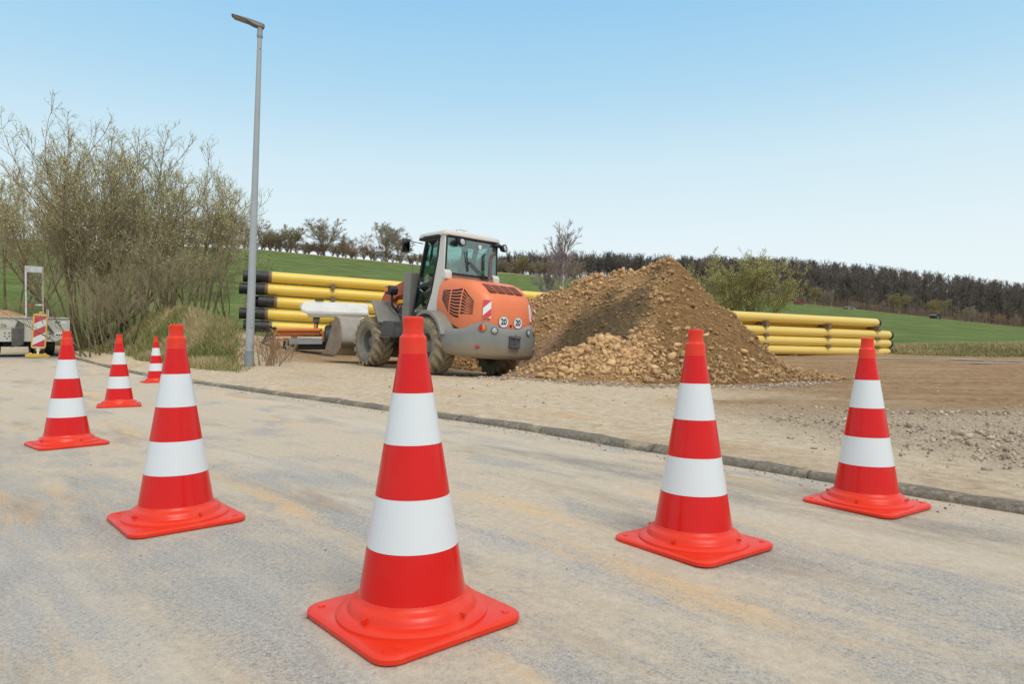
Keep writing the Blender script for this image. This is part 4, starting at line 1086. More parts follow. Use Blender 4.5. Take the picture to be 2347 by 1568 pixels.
def heap():
    gx = np.arange(-3.2, 7.4, 0.045); gy = np.arange(10.2, 21.5, 0.05)
    X, Y = np.meshgrid(gx, gy, indexing='ij'); x = X.ravel(); y = Y.ravel()
    h = heapH(x, y); z = ground(x, y) + h
    d, bw, pk = heap_attr(x, y)
    F = grid_faces(len(gx), len(gy)); keep = (h[F] > -0.03).all(axis=1); F = F[keep]
    us = np.unique(F); mp = np.zeros(len(x), int); mp[us] = np.arange(len(us))
    root = empty("earth_heap", (3.0, 14.2, 0), label="tall heap of brown earth and broken rock behind the wheel loader", cat="earth heap")
    V = np.stack([x, y, z], 1)[us] - np.array([3.0, 14.2, 0])
    o = mesh_np("soil", V, mp[F], M_soil, root, smooth=True, tint={"dark": d[us], "brown": bw[us], "pink": pk[us]})
    if o.data.polygons[0].normal.z < 0: o.data.flip_normals()
    r = np.random.default_rng(11)
    # stones bedded over the heap
    N = 110000
    px = r.uniform(-2.8, 7.0, N); py = r.uniform(10.4, 18.5, N)
    hh = heapH(px, py); d, bw, pk = heap_attr(px, py)
    lobe = np.exp(-((px - 1.6) / .85) ** 2 - ((py - 11.6) / .7) ** 2)
    crest = ss(1.5, 2.2, hh)
    toe = ss(.5, .15, hh) * ss(2.5, 4.0, px)
    clump = ss(-.12, .22, fbm(px + 5, py, 1.9, 4))
    pr = (0.58 + .25 * crest + .6 * toe - .46 * d - .22 * bw * (1 - toe)) * (0.25 + 0.95 * clump) + .9 * lobe
    ok = (hh > 0.02) & (r.random(N) < np.clip(pr, 0, 1) * .58)
    px, py, hh, d, bw, pk = px[ok], py[ok], hh[ok], d[ok], bw[ok], pk[ok]; n = len(px)
    size = np.clip(np.exp(r.normal(-3.52, .52, n)), .013, .095) * (1 + .35 * np.exp(-((px - 1.6) / .9) ** 2 - ((py - 11.9) / .8) ** 2)) * (1 - .35 * pk)
    P = np.stack([px - 3.0, py - 14.2, ground(px, py) + hh + size * .22], 1)
    which = np.arange(n)
    V, F, T = scatter(P, size, SMALL, r)
    dk = heap_attr(V[:, 0] + 3.0, V[:, 1] + 14.2); lb = np.exp(-((V[:, 0] + 1.4) / .8) ** 2 - ((V[:, 1] + 2.65) / .6) ** 2)
    o = mesh_np("rubble", V, F, M_rock, root, tint={"tint": np.clip(T * .9, 0, 1), "dark": np.clip((.75 * dk[0] + .35 * dk[1]) * (1 - lb), 0, 1)}); tag(o, kind="stuff")
    # the large stones of the pale lobe at the foot: single stones
    meshes = []
    for i, (V, F) in enumerate(ROCKS):
        m = mesh_np("rock", V * np.array([1, .85, .72]), F, M_rock, tint=np.full(len(V), (.55, .8, .95, .4, .7, 1.0, .6, .85)[i])); meshes.append(m.data); bpy.data.objects.remove(m)
    placed = []; tries = 0
    while len(placed) < 175 and tries < 20000:
        tries += 1
        if len(placed) < 120: x, y = 1.62 + r.normal() * .66, 11.5 + r.normal() * .36
        else: x, y = r.uniform(.2, 4.9), r.uniform(10.4, 12.6)
        h = float(heapH(np.array([x]), np.array([y]))[0])
        if h < 0.03 or h > 1.0: continue
        s_ = float(np.clip(np.exp(r.normal(-2.72, .30)), .045, .115))
        if any((x - a) ** 2 + (y - b2) ** 2 < (.62 * (s_ + c)) ** 2 for a, b2, c in placed): continue
        placed.append((x, y, s_))
        o = bpy.data.objects.new("rock", meshes[r.integers(0, 8)]); COL.objects.link(o)
        o.location = (x, y, gz(x, y) + h + s_ * .25); o.scale = (s_, s_ * r.uniform(.75, 1.1), s_ * r.uniform(.7, 1.0))
        o.rotation_euler = tuple(r.uniform(-.6, .6, 2)) + (r.uniform(0, 6.28),)
        tag(o, "pale tan broken rock lying at the front foot of the earth heap", "rock", "loose rocks at the foot of the earth heap")
heap()

def gravel():
    """loose small stones over the bare plot and the rubble strip"""
    r = np.random.default_rng(5)
    N = 26000
    px = r.uniform(1.2, 7.5, N); py = r.uniform(2.5, 9.0, N); s = S_of(px, py)
    nz = fbm(px, py, .8, 4)
    p = ss(.75, 1.6, s + .6 * nz) * ss(1.6, 3.0, px + nz) * ss(7.4, 5.6, py + nz) * (.2 + 1.1 * ss(-.1, .2, fbm(px, py, 1.7, 3)))
    ok = r.random(N) < p; a = np.stack([px[ok], py[ok]], 1); sa = np.clip(np.exp(r.normal(-4.55, .55, len(a))), .004, .05)
    N = 9000
    px = r.uniform(-9, 9, N); py = r.uniform(3, 17, N); s = S_of(px, py)
    ok = (s > .18) & (r.random(N) < .55 * ss(-.3, .3, fbm(px, py, 1.1, 3))); b2 = np.stack([px[ok], py[ok]], 1); sb = np.clip(np.exp(r.normal(-4.75, .45, len(b2))), .004, .03)
    # crumbs collected along the kerb foot, road side
    t = r.uniform(-4, 14, 1500); sg = -np.abs(r.normal(0, .10, 1500)) - .015; x, y = frame_pt(t, sg)
    c = np.stack([x, y], 1); sc = np.clip(np.exp(r.normal(-5.2, .45, len(c))), .002, .012)
    # grit carried onto the road
    t = r.uniform(-6, 22, 5200); sg = -r.uniform(.1, 7.5, 5200); x, y = frame_pt(t, sg); kk = (r.random(5200) < .25 + 1.5 * ss(-.05, .25, fbm(x, y, .8, 3))) & (np.hypot(x, y) > .8); g3 = np.stack([x, y], 1)[kk]; sg3 = np.clip(np.exp(r.normal(-5.75, .45, len(g3))), .0015, .009)
    # flow of gravel at the right flank of the heap
    x = 3.9 + np.abs(r.normal(0, 1.0, 1500)); y = 13.9 + r.normal(0, .5, 1500) - .16 * (x - 5); e = np.stack([x, y], 1); se = np.clip(np.exp(r.normal(-4.1, .4, len(e))), .01, .04)
    # crumbs around the foot of the heap
    q = r.uniform(np.pi * .95, np.pi * 2.1, 4200); rr_ = 1.0 + np.abs(r.normal(0, .12, 4200)); x = 2.6 + 2.9 * rr_ * np.cos(q); y = 13.6 + 3.0 * rr_ * np.sin(q); g2 = np.stack([x, y], 1); sg2 = np.clip(np.exp(r.normal(-4.3, .5, len(g2))), .006, .045)
    Pxy = np.concatenate([a, b2, c, e, g2, g3]); sz = np.concatenate([sa, sb, sc, se, sg2, sg3])
    P = np.concatenate([Pxy, (ground(Pxy[:, 0], Pxy[:, 1]) + sz * .25)[:, None]], 1)
    V, F, T = scatter(P, sz, [ico(1) if False else SMALL[k] for k in range(8)], r)
    o = mesh_np("gravel", V, F, M_rockg, tint=T); tag(o, "loose grey and tan gravel strewn over the bare plot", "gravel", kind="stuff")
gravel()

# ---------------------------------------------------------------- pipe stacks
M_yel = mat_simple("yellow_pipe_coating", (0.82, 0.55, 0.08, 1), (0.86, 0.60, 0.10, 1), 1.2, 0.36, dirt=(0.60, 0.42, 0.16, 1), dscale=2.2, dlo=.56, dhi=.8, damt=.45)
M_yelr = mat_simple("pale_yellow_pipe_coating", (0.80, 0.56, 0.13, 1), (0.82, 0.60, 0.17, 1), 1.2, 0.42, dirt=(0.55, 0.44, 0.22, 1), dscale=2.2, dlo=.56, dhi=.8, damt=.5)
M_cap = mat_simple("black_pipe_end", (0.016, 0.016, 0.017, 1), (0.028, 0.028, 0.028, 1), 5, 0.5, dirt=(0.10, 0.095, 0.085, 1), dscale=4, damt=.5)
M_ringo = mat_simple("rusty_orange_ring", (0.28, 0.09, 0.03, 1), None, rough=.7)
M_ringg = mat_simple("green_ring", (0.10, 0.24, 0.17, 1), None, rough=.5)
M_wood = mat_simple("weathered_spacer_wood", (0.15, 0.095, 0.07, 1), (0.24, 0.17, 0.12, 1), 12, .85)
M_shade = mat_simple("dark_pipe_bore", (0.02, 0.02, 0.02, 1), None, rough=.9)
def pipe_stack(gname, start, ang, slope, pitch, rows, L, z0, left, extra_top=0.0, offs=None, mat=None):
    d = Vector((math.cos(ang), math.sin(ang), slope)).normalized(); side = Vector((-math.sin(ang), math.cos(ang), 0)); up = Vector((0, 0, 1))
    Rr = .176; ordn = ["lowest", "second lowest", "middle", "second highest", "topmost"] if rows == 5 else ["lowest", "second lowest", "second highest", "topmost"]
    for col in range(2):
        for row in range(rows):
            sh = (offs[row] if offs else 0) + (-.32 if left else .1) * col
            o = Vector(start) + side * (.40 * col) + up * (z0 + Rr + row * pitch + (extra_top if row == rows - 1 and col == 0 else 0)) + d * sh
            label = f"{ordn[row]} yellow pipe in the {'front' if col == 0 else 'rear'} row of the stack " + ("behind the loader bucket" if left else "right of the earth heap")
            root = empty("pipe", o, label=label, cat="pipe", group=gname)
            root.rotation_euler = d.to_track_quat('X', 'Z').to_euler()
            mb = MB(); s0 = .58 if left else 0.0
            mb.lathe([(Rr - .02, s0 + .0), (Rr, s0 + .0), (Rr, L - .05), (Rr - .02, L - .05)], 36, 'X'); mb.build("barrel", mat, root)
            if left:
                mb = MB(); mb.lathe([(Rr - .03, .0), (Rr + .006, 0), (Rr + .012, .03), (Rr + .012, .10), (Rr + .004, .12), (Rr + .004, .26), (Rr + .012, .29), (Rr + .010, .48), (Rr - .02, .48)], 32, 'X'); mb.lathe([(Rr - .03, .02), (.0001, .02)], 32, 'X'); mb.build("end_sleeve", M_cap, root)
                mb = MB(); mb.cur = 0; mb.lathe([(Rr - .02, .48), (Rr + .003, .48), (Rr + .003, .545), (Rr - .02, .545)], 32, 'X'); mb.cur = 1; mb.lathe([(Rr - .02, .545), (Rr + .002, .545), (Rr + .002, .578), (Rr - .02, .578)], 32, 'X'); mb.build("ring", [M_ringo, M_ringg], root)
            mb = MB(); mb.lathe([(Rr - .01, L - .14), (Rr + .006, L - .14), (Rr + .008, L - .02), (Rr - .01, L), (.11, L + .015), (.0001, L + .02)], 32, 'X'); mb.build("end_cap", M_cap, root)
    for row in range(rows - 1):                              # wooden spacers between the rows
        for q in ((2.6, 6.0, 9.5) if left else (1.2, 4.6, 8.0, 11.0)):
            if not left and row == rows - 1: continue
            gap = pitch - 2 * Rr + (extra_top if row == rows - 2 else 0)
            p = Vector(start) + side * .2 + up * (z0 + 2 * Rr + row * pitch + gap / 2) + d * q
            mb = MB(); mb.box((0, 0, 0), (.12, .84, gap + .004 + .03)); mb.box((0, -.44, 0), (.13, .05, gap + .12))
            o = mb.build("timber_spacer", M_wood, bevel=.006); o.location = p; o.rotation_euler = (0, 0, ang)
            tag(o, "brown wooden spacer wedged between stacked yellow pipes " + ("behind the loader" if left else "right of the earth heap"), "spacer", gname + " spacers")
pipe_stack("yellow pipes stacked behind the loader", (-8.45, 21.95, 0), R(18), -.050, .405, 5, 12.3, .98, True, offs=[.12, .0, .28, .0, .12], mat=M_yel)
pipe_stack("yellow pipes stacked right of the earth heap", (5.35, 23.75, 0), R(26.5), -.022, .365, 4, 12.0, .26, False, .13, offs=[-.02, 0.02, .05, -.75], mat=M_yelr)
for st, an, zz, sl, lab in (((-8.45, 21.95), R(18), .98, -.05, "under the left pipe stack"), ((5.35, 23.75), R(26.5), .26, -.022, "under the right pipe stack")):
    for q in (1.4, 6.0, 10.6):                                # bearers on the ground
        x, y = st[0] + math.cos(an) * q, st[1] + math.sin(an) * q; zt_ = zz + sl * q
        g = min(gz(x, y), zt_ - .06) - .05
        mb = MB(); mb.box((0, .2, (g + zt_) / 2), (.16, 1.1, zt_ - g)); o = mb.build("bearer_beam", M_wood, bevel=.01); o.location = (x, y, 0); o.rotation_euler = (0, 0, an)
        tag(o, "thick wooden bearer beam " + lab, "beam", "bearers " + lab)
# ---------------------------------------------------------------- street lamp
def street_lamp():
    M_pole = mat_simple("pale_grey_pole_paint", (0.33, 0.355, 0.37, 1), (0.39, 0.41, 0.42, 1), 1.5, 0.55, dirt=(0.24, 0.235, 0.22, 1), dscale=2.5, dlo=.58, dhi=.8, damt=.5)
    M_base = mat_simple("weathered_pole_foot", (0.21, 0.225, 0.235, 1), (0.27, 0.28, 0.285, 1), 4, .6, dirt=(.16, .14, .11, 1), dscale=5, damt=.7)
    M_head = mat_simple("lamp_housing_grey", (0.12, 0.115, 0.10, 1), (0.15, 0.145, 0.13, 1), 3, .5)
    M_led = mat_simple("lamp_glass_panel", (0.26, 0.25, 0.18, 1), (0.22, 0.21, 0.16, 1), 9, .15)
    x, y = -5.26, 13.65; z = .10; lean = math.atan2(.235, 7.0)
    root = empty("street_lamp", (x, y, z), (0, lean, 0), label="tall pale grey street lamp leaning slightly right beside the grassy bank", cat="street lamp")
    mb = MB(); mb.tube([(0, 0, .36), (0, 0, 2.4), (0, 0, 6.7)], [.082, .071, .044], 20); mb.build("pole", M_pole, root)
    mb = MB(); mb.tube([(0, 0, -.15), (0, 0, .34), (0, 0, .37)], [.094, .090, .083], 20); mb.tube([(.0, .0, .37), (0, 0, .372)], .083, 20); mb.build("pole_foot", M_base, root)
    mb = MB(); mb.box((.045, -.062, 1.05), (.05, .03, .42), (0, 0, R(36))); mb.build("access_door", M_pole, root, bevel=.008)
    mb = MB(); mb.lathe([(.044, 6.62), (.058, 6.66), (.058, 6.70), (.052, 6.71), (.050, 6.86), (.03, 6.88)], 20); mb.lathe([(.012, 6.40), (.012, 6.42)], 8, c=(.03, -.04, 0)); mb.build("collar", M_base, root)
    hd = empty("lamp_head", (0, 0, 6.86), (R(0), R(-4), R(180 + 26))); hd.parent = root
    hd.rotation_euler = (R(8), R(-14), R(180 + 12)); hd.scale = (.78, .85, .85)
    # local x runs out along the head
    rg = []
    for xx, hw, t0, t1 in ((-.10, .03, .0, .06), (-.08, .05, -.03, .085), (.0, .07, -.035, .09), (.16, .085, -.03, .085), (.30, .105, .0, .075), (.55, .105, .012, .06), (.68, .095, .015, .05), (.72, .06, .02, .04)):
        c = .35
        rg.append([(xx, -hw, t0 + .012), (xx, -hw * .8, t0), (xx, hw * .8, t0), (xx, hw, t0 + .012), (xx, hw * .95, (t0 + t1) / 2), (xx, hw * .6, t1), (xx, -hw * .6, t1), (xx, -hw * .95, (t0 + t1) / 2)])
    mb = MB(); mb.loft(rg); mb.build("housing", M_head, hd, sharp=40)
    mb = MB(); mb.prism(rrect(.34, .165, .04, 4, (.50, 0)), -.004, .016, 'XY'); mb.build("light_panel", M_led, hd)
street_lamp()

# ---------------------------------------------------------------- striped warning board
def warning_board():
    x, y = -14.33, 20.62; z = gz(x, y) + .004
    M_y = mat_simple("yellow_sign_plastic", (0.72, 0.47, 0.05, 1), (0.66, 0.42, 0.06, 1), 5, .45, dirt=(.3, .22, .12, 1), dscale=8, damt=.5)
    root = empty("warning_board", (x, y, z), (0, R(3.5), R(36)), label="red and white striped warning board in a yellow frame beside the trailer", cat="warning board")
    mb = MB(); mb.prism(rrect(.62, .26, .05, 4), 0, .09, 'XY'); mb.prism(rrect(.5, .2, .04, 4), .09, .115, 'XY')
    for q in (-.18, .18): mb.box((q, 0, .125), (.07, .1, .03))
    mb.build("foot", M_y, root, bevel=.012)
    mb = MB(); mb.box((0, 0, .19), (.06, .06, .2)); mb.build("post", M_whtf, root, bevel=.006)
    mb = MB(); mb.prism(rrect(.375, 1.06, .07, 5, (0, .80)), -.028, .028, 'XZ'); mb.box((0, 0, 1.36), (.08, .05, .08)); mb.box((0, 0, .245), (.12, .05, .08)); mb.build("frame", M_y, root, bevel=.006)
    w_, h_, zc = .30, .98, .80
    mb = MB(); mb.prism(rrect(w_, h_, .045, 5, (0, zc)), -.032, -.0285, 'XZ'); pn = mb.build("panel", M_whtf, root)
    mb = MB(); rect = [(-w_ / 2 + .004, zc - h_ / 2 + .02), (w_ / 2 - .004, zc - h_ / 2 + .02), (w_ / 2 - .004, zc + h_ / 2 - .02), (-w_ / 2 + .004, zc + h_ / 2 - .02)]
    dg = lambda a: (a[1] - zc) - a[0] * .62
    for lo, hi in ((.305, .9), (-.115, .095), (-.9, -.335)):
        q = clip2(clip2(rect, lambda a: dg(a) - lo), lambda a: hi - dg(a))
        if len(q) > 2: mb.prism(q, -.0345, -.0325, 'XZ')
    mb.build("stripes", M_sticker_r, pn)
warning_board()

# ---------------------------------------------------------------- low-loader trailer
def trailer():
    M_t = mat_simple("dusty_grey_trailer_steel", (0.54, 0.52, 0.44, 1), (0.62, 0.60, 0.52, 1), 3, .6, dirt=(.30, .26, .19, 1), dscale=3, dlo=.52, dhi=.72, damt=.6, bump=.1, bscale=12)
    M_alu = mat_simple("dull_aluminium_ramp", (0.60, 0.60, 0.58, 1), (0.68, 0.68, 0.65, 1), 5, .5, metal=.1, dirt=(.45, .33, .18, 1), dscale=3, damt=.6)
    M_mesh = mat_simple("dark_ramp_grating", (0.11, 0.105, 0.09, 1), (0.15, 0.14, 0.12, 1), 9, .8)
    M_blue = mat_simple("blue_label", (0.05, 0.12, 0.42, 1), None, rough=.4)
    cx, cy = -15.48, 21.65; z = 0.20
    root = empty("low_loader_trailer", (cx, cy, z), (0, 0, math.atan2(KN[1], KN[0])), label="grey low loader trailer with an upright ladder ramp at the left edge", cat="trailer")
    zt_, zb_ = 1.21, .44
    mb = MB(); mb.prism([(-1.25, zb_ + .2), (-1.1, zb_), (.86, zb_), (1.10, zb_ + .14), (1.25, zb_ + .38), (1.25, zt_ - .06), (1.2, zt_ - .02), (-1.25, zt_ - .02)], 0, .16)
    rb = mb.build("rear_beam", M_t, root, bevel=.012)
    mb = MB(); mb.box((0, .06, zt_), (2.46, .20, .045)); mb.build("top_rail", M_t, rb, bevel=.008)
    mb = MB(); mb.box((0, 3.2, .88), (2.42, 6.05, .5)); mb.box((0, 3.2, 1.15), (2.46, 6.1, .06)); mb.build("deck", M_t, root, bevel=.01)
    mb = MB(); mb.box((0, 3.3, .46), (1.0, 5.6, .36)); mb.build("chassis", M_black, root, bevel=.02)
    for (hx, hz) in ((-.43, .64), (.64, .62)):
        for a, b2 in ((-.05, .06), (.05, .06), (-.05, -.03), (.05, -.03), (0, -.085)):
            pass
        mb = MB()
        for a, b2 in ((-.055, .07), (.055, .07), (-.055, -.03), (.055, -.03), (0, -.10)): mb.lathe([(.022, -.003), (.022, .01)], 12, 'Y', c=(hx + a, 0, hz + b2))
        mb.build("bolt_holes", M_black, rb)
    mb = MB(); mb.cur = 0; mb.prism([(.80, .66), (.86, .74), (1.0, .74), (1.1, .66), (1.0, .61), (.86, .61)], -.012, .0); mb.cur = 1; mb.box((.885, -.014, .665), (.06, .012, .04)); mb.box((1.02, -.014, .665), (.06, .012, .04)); mb.cur = 2; mb.box((.95, -.016, .665), (.05, .012, .04)); mb.build("tail_light", [M_sticker_w, M_ink, M_red], rb)
    mb = MB(); mb.box((.89, -.004, 1.07), (.12, .006, .055)); mb.build("blue_label", M_blue, rb)
    mb = MB(); mb.box((1.07, -.004, 1.06), (.13, .006, .075)); mb.build("white_label", M_sticker_w, rb)
    text_mesh("lettering", "/ 06", .155, M_greyd, rb, .002, Matrix.Translation((-.56, -.004, .94)) @ Matrix.Rotation(R(90), 4, 'X'))
    # ramp standing upright
    ra = empty("ramp", (.28, -.05, zt_ - .03), (R(-3), 0, 0)); ra.parent = root
    mb = MB(); mb.box((-.225, 0, .84), (.045, .07, 1.68)); mb.build("stile", M_alu, ra, bevel=.006)
    mb = MB(); mb.box((.225, 0, .84), (.045, .07, 1.68)); o = mb.build("stile", mat_simple("sandy_ramp_stile", (.42, .34, .22, 1), (.5, .42, .3, 1), 6, .7), ra, bevel=.006)
    mb = MB(); mb.box((0, -.02, 1.58), (.44, .03, .20)); mb.build("top_plate", M_alu, ra, bevel=.005)
    mb = MB()
    for k in range(7): mb.box((0, 0, .10 + .205 * k), (.42, .05, .035))
    mb.build("rungs", M_mesh, ra)
    for k in range(9):
        pass
    mb = MB(); mb.cur = 0; mb.box((-.10, -.03, .44), (.20, .02, .04)); mb.cur = 1; mb.box((.10, -.03, .44), (.20, .02, .04)); mb.build("reflective_bar", [M_sticker_r, M_sticker_w], ra)
    mb = MB(); mb.tube([(.33, 0, .0), (.33, 0, .30), (.37, 0, .32), (.37, 0, .0)], .014, 6); mb.build("handle", M_alu, ra)
    mb = MB(); mb.prism([(-.32, .26), (-.02, .34), (.0, 1.0), (-.16, 1.12), (-.24, .86), (-.32, .9)], -.10, -.01); mb.prism([(.44, .2), (.56, .2), (.58, 1.12), (.44, 1.16)], -.08, -.01); mb.tube([(.58, -.07, 1.02), (.78, -.07, .70)], .035, 8); mb.build("ramp_hinge", M_greyd, root, bevel=.01)
    mb = MB(); mb.box((.50, -.04, .42), (.09, .09, .80)); mb.build("support_leg", M_black, root, bevel=.008)
    for k in range(3):
        for sx in (-1, 1):
            wh = empty("wheel", (sx * .72, .75 + 1.1 * k, .36)); wh.parent = root
            mb = MB(); mb.lathe([(.2, -.17), (.34, -.18), (.37, -.14), (.37, .14), (.34, .18), (.2, .17)], 28, 'X', closed=True); mb.build("tyre", M_black, wh)
            mb = MB(); mb.lathe([(.2, sx * .15), (.12, sx * .08), (.0001, sx * .08)], 20, 'X'); mb.build("rim", M_greyd, wh)
    # load of sand on the deck
    n = 40; gx = np.linspace(-1.15, .30, n); gy = np.linspace(.35, 4.2, n); X, Y = np.meshgrid(gx, gy, indexing='ij'); x = X.ravel(); y = Y.ravel()
    e = np.minimum.reduce([x + 1.15, .30 - x, y - .35, 4.2 - y]); h = .36 * (1 - np.exp(-e * 2.2)) * (1 + .8 * fbm(x, y, 1.5)) + .04 * fbm(x, y, 6) * (e > 0.02)
    b = NB("pinkish_sand"); b.set(rough=.97, spec=.1); b.col(b.mixc(b.ramp(b.noise(9, 8, .7), 0, 1, .35, .65), srgb(166, 128, 96), srgb(206, 168, 134))); b.bump(b.noise(25, 6), .5, .02)
    o = mesh_np("sand_pile", np.stack([x, y, h], 1), grid_faces(n, n), b.m, smooth=True)
    if o.data.polygons[0].normal.z < 0: o.data.flip_normals()
    o.location = (cx, cy, z + 1.18); o.rotation_euler = (0, 0, math.atan2(KN[1], KN[0]))
    tag(o, "low pile of pinkish sand on the bed of the grey trailer", "sand pile")
trailer()

# ---------------------------------------------------------------- orange machine with a white hood behind the bucket
def road_machine():
    M_o = mat_simple("safety_orange_frame", (0.72, 0.22, 0.045, 1), (0.62, 0.19, 0.05, 1), 5, .5, dirt=(.3, .2, .12, 1), dscale=7, damt=.6)
    M_w = mat_simple("dusty_white_hood", (0.70, 0.69, 0.65, 1), (0.62, 0.61, 0.57, 1), 3, .45, dirt=(.48, .42, .32, 1), dscale=3, dlo=.55, dhi=.75, damt=.5)
    M_st = mat_simple("galvanised_plate", (0.36, 0.38, 0.39, 1), (0.30, 0.31, 0.32, 1), 5, .45, metal=.4)
    x0, y0 = -5.30, 18.4; z = gz(x0, y0) + .03
    root = empty("road_machine", (x0, y0, z), (0, 0, R(10)), label="orange framed machine with a long white hood behind the loader bucket", cat="road machine")
    # hood: shallow bent tray, white on top, on a post
    mb = MB(); rg = []
    for xx, top, bot, hw in ((-.36, 1.20, 1.12, .30), (-.30, 1.34, 1.06, .40), (-.18, 1.37, 1.00, .42), (.6, 1.335, .975, .42), (1.28, 1.31, .96, .42), (1.40, 1.28, .96, .42)):
        rg.append([(xx, -hw, bot + .02), (xx, -hw, bot + .10), (xx, -hw + .30, top), (xx, hw, top), (xx, hw, bot)])
    mb.loft(rg); hd = mb.build("hood", M_w, root, sharp=25, bevel=.015)
    mb = MB(); mb.box((.55, -.41, .97), (1.4, .05, .10)); mb.build("hood_skirt", mat_simple("beige_skirt", (.36, .31, .22, 1), (.42, .37, .28, 1), 6, .7), hd, bevel=.01)
    mb = MB(); mb.box((.12, -.1, 1.39), (.22, .12, .04)); mb.build("filler_cap", M_black, hd, bevel=.01)
    mb = MB(); mb.tube([(.02, -.30, .50), (.06, -.30, .78), (.10, -.28, 1.0)], [.05, .06, .07], 10); mb.box((.06, -.34, .86), (.16, .1, .14)); mb.build("support_post", M_greyd, root, bevel=.01)
    mb = MB(); mb.beam((-.02, -.36, .42), (.05, -.36, .74), .07, .07); mb.beam((-1.02, -.36, .53), (.28, -.36, .50), .07, .05); mb.beam((-.98, -.36, .33), (.28, -.36, .30), .05, .05)
    for q in (-1.0, -.55, .24): mb.beam((q, -.36, .28), (q, -.36, .56), .06, .06, (0, 1, 0))
    mb.beam((-1.0, .3, .45), (.28, .3, .45), .07, .07); mb.beam((-1.0, -.36, .45), (-1.0, .3, .45), .06, .06); mb.beam((-1.12, -.42, .18), (-.96, -.38, .52), .06, .05); mb.box((-1.09, -.44, .10), (.10, .08, .14))
    mb.build("frame", M_o, root, bevel=.008)
    mb = MB(); mb.box((-.20, -.40, .29), (.86, .05, .16)); mb.box((-.2, -.425, .36), (.3, .02, .04)); mb.build("front_plate", M_st, root, bevel=.008)
    mb = MB(); mb.box((-.36, -.32, .59), (1.1, .42, .08)); mb.box((-.34, -.3, .50), (1.0, .3, .1)); mb.build("orange_cover", M_o, root, bevel=.02)
    mb = MB(); mb.box((-.25, .0, .22), (1.1, .5, .3)); mb.build("underbody", M_black, root, bevel=.03)
    wh = empty("drive_wheel", (.42, -.30, .36)); wh.parent = root
    mb = MB(); mb.lathe([(.18, -.12), (.33, -.13), (.36, -.09), (.36, .09), (.33, .13), (.18, .12)], 28, 'X', closed=True); mb.build("tyre", M_black, wh)
    mb = MB(); mb.lathe([(.19, -.10), (.1, -.06), (.0001, -.06)], 20, 'X'); mb.lathe([(.19, .10), (.1, .06), (.0001, .06)], 20, 'X'); mb.build("rim", M_rim, wh)
    mb = MB(); mb.tube([(-.68, -.42, .30), (-.68, -.42, .16)], .03, 8); mb.beam((-.68, -.42, .18), (-.62, -.44, .06), .10, .05); mb.build("castor_fork", M_rim, root, bevel=.006)
    mb = MB(); mb.lathe([(.0001, -.035), (.07, -.035), (.085, -.02), (.085, .02), (.07, .035), (.0001, .035)], 20, 'Y', c=(-.60, -.45, .075)); mb.build("castor_wheel", M_rim, root)
    mb = MB()
    for q in range(4): mb.tube([(-1.0, -.42, .50 - .05 * q), (-1.20 - .04 * q, -.46, .44 - .06 * q), (-1.22, -.5, .22), (-1.04 + .05 * q, -.46, .12)], .018, 6)
    mb.tube([(-1.0, -.4, .60), (-1.08, -.44, .68), (-1.16, -.46, .58), (-1.14, -.46, .40)], .03, 8); mb.lathe([(.05, -.02), (.05, .02)], 12, 'Y', c=(-.98, -.42, .62)); mb.build("hoses", M_black, root)
road_machine()
# ---------------------------------------------------------------- woody plants
def polylines(P0, D, L, K, wig, trop, r):
    n = len(P0); pts = np.empty((n, K + 1, 3)); pts[:, 0] = P0; d = D.copy()
    for k in range(K):
        d = d + r.normal(size=(n, 3)) * wig + np.array([0, 0, trop]); d /= np.linalg.norm(d, axis=1, keepdims=True)
        pts[:, k + 1] = pts[:, k] + d * (L / K)[:, None]
    return pts
def children(pts, L, cnt, lo, hi, ang, ratio, r, up=0.0):
    n, K1, _ = pts.shape; idx = np.repeat(np.arange(n), cnt); t = r.uniform(lo, hi, len(idx)) ** .85; f = t * (K1 - 1); i = np.minimum(f.astype(int), K1 - 2); f = f - i
    a, b2 = pts[idx, i], pts[idx, i + 1]; P = a + (b2 - a) * f[:, None]; d = b2 - a; d /= np.linalg.norm(d, axis=1, keepdims=True)
    q = r.normal(size=d.shape); q -= d * (q * d).sum(1, keepdims=True); q /= np.linalg.norm(q, axis=1, keepdims=True)
    th = r.uniform(ang[0], ang[1], len(idx))[:, None]
    D = d * np.cos(th) + q * np.sin(th) + np.array([0, 0, up]); D /= np.linalg.norm(D, axis=1, keepdims=True)
    return P, D, L[idx] * ratio * (1.15 - .6 * t) * r.uniform(.7, 1.3, len(idx))
def tubes(pts, r0, r1, r, sides=3):
    n, K1, _ = pts.shape
    d = pts[:, -1] - pts[:, 0]; d /= np.linalg.norm(d, axis=1, keepdims=True) + 1e-9
    q = r.normal(size=d.shape); u = np.cross(d, q); u /= np.linalg.norm(u, axis=1, keepdims=True) + 1e-9; v = np.cross(d, u)
    rad = (r0[:, None] + (r1 - r0)[:, None] * np.linspace(0, 1, K1)[None])
    a = 2 * np.pi * np.arange(sides) / sides
    ring = u[:, None, None] * np.cos(a)[None, None, :, None] + v[:, None, None] * np.sin(a)[None, None, :, None]
    V = pts[:, :, None] + ring * rad[:, :, None, None]
    base = (np.arange(n) * K1 * sides)[:, None, None] + (np.arange(K1 - 1) * sides)[None, :, None]
    k = np.arange(sides)[None, None]; k2 = (np.arange(sides) + 1) % sides; k2 = k2[None, None]
    F = np.stack([base + k, base + k2, base + sides + k2, base + sides + k], -1)
    return V.reshape(-1, 3), F.reshape(-1, 4)
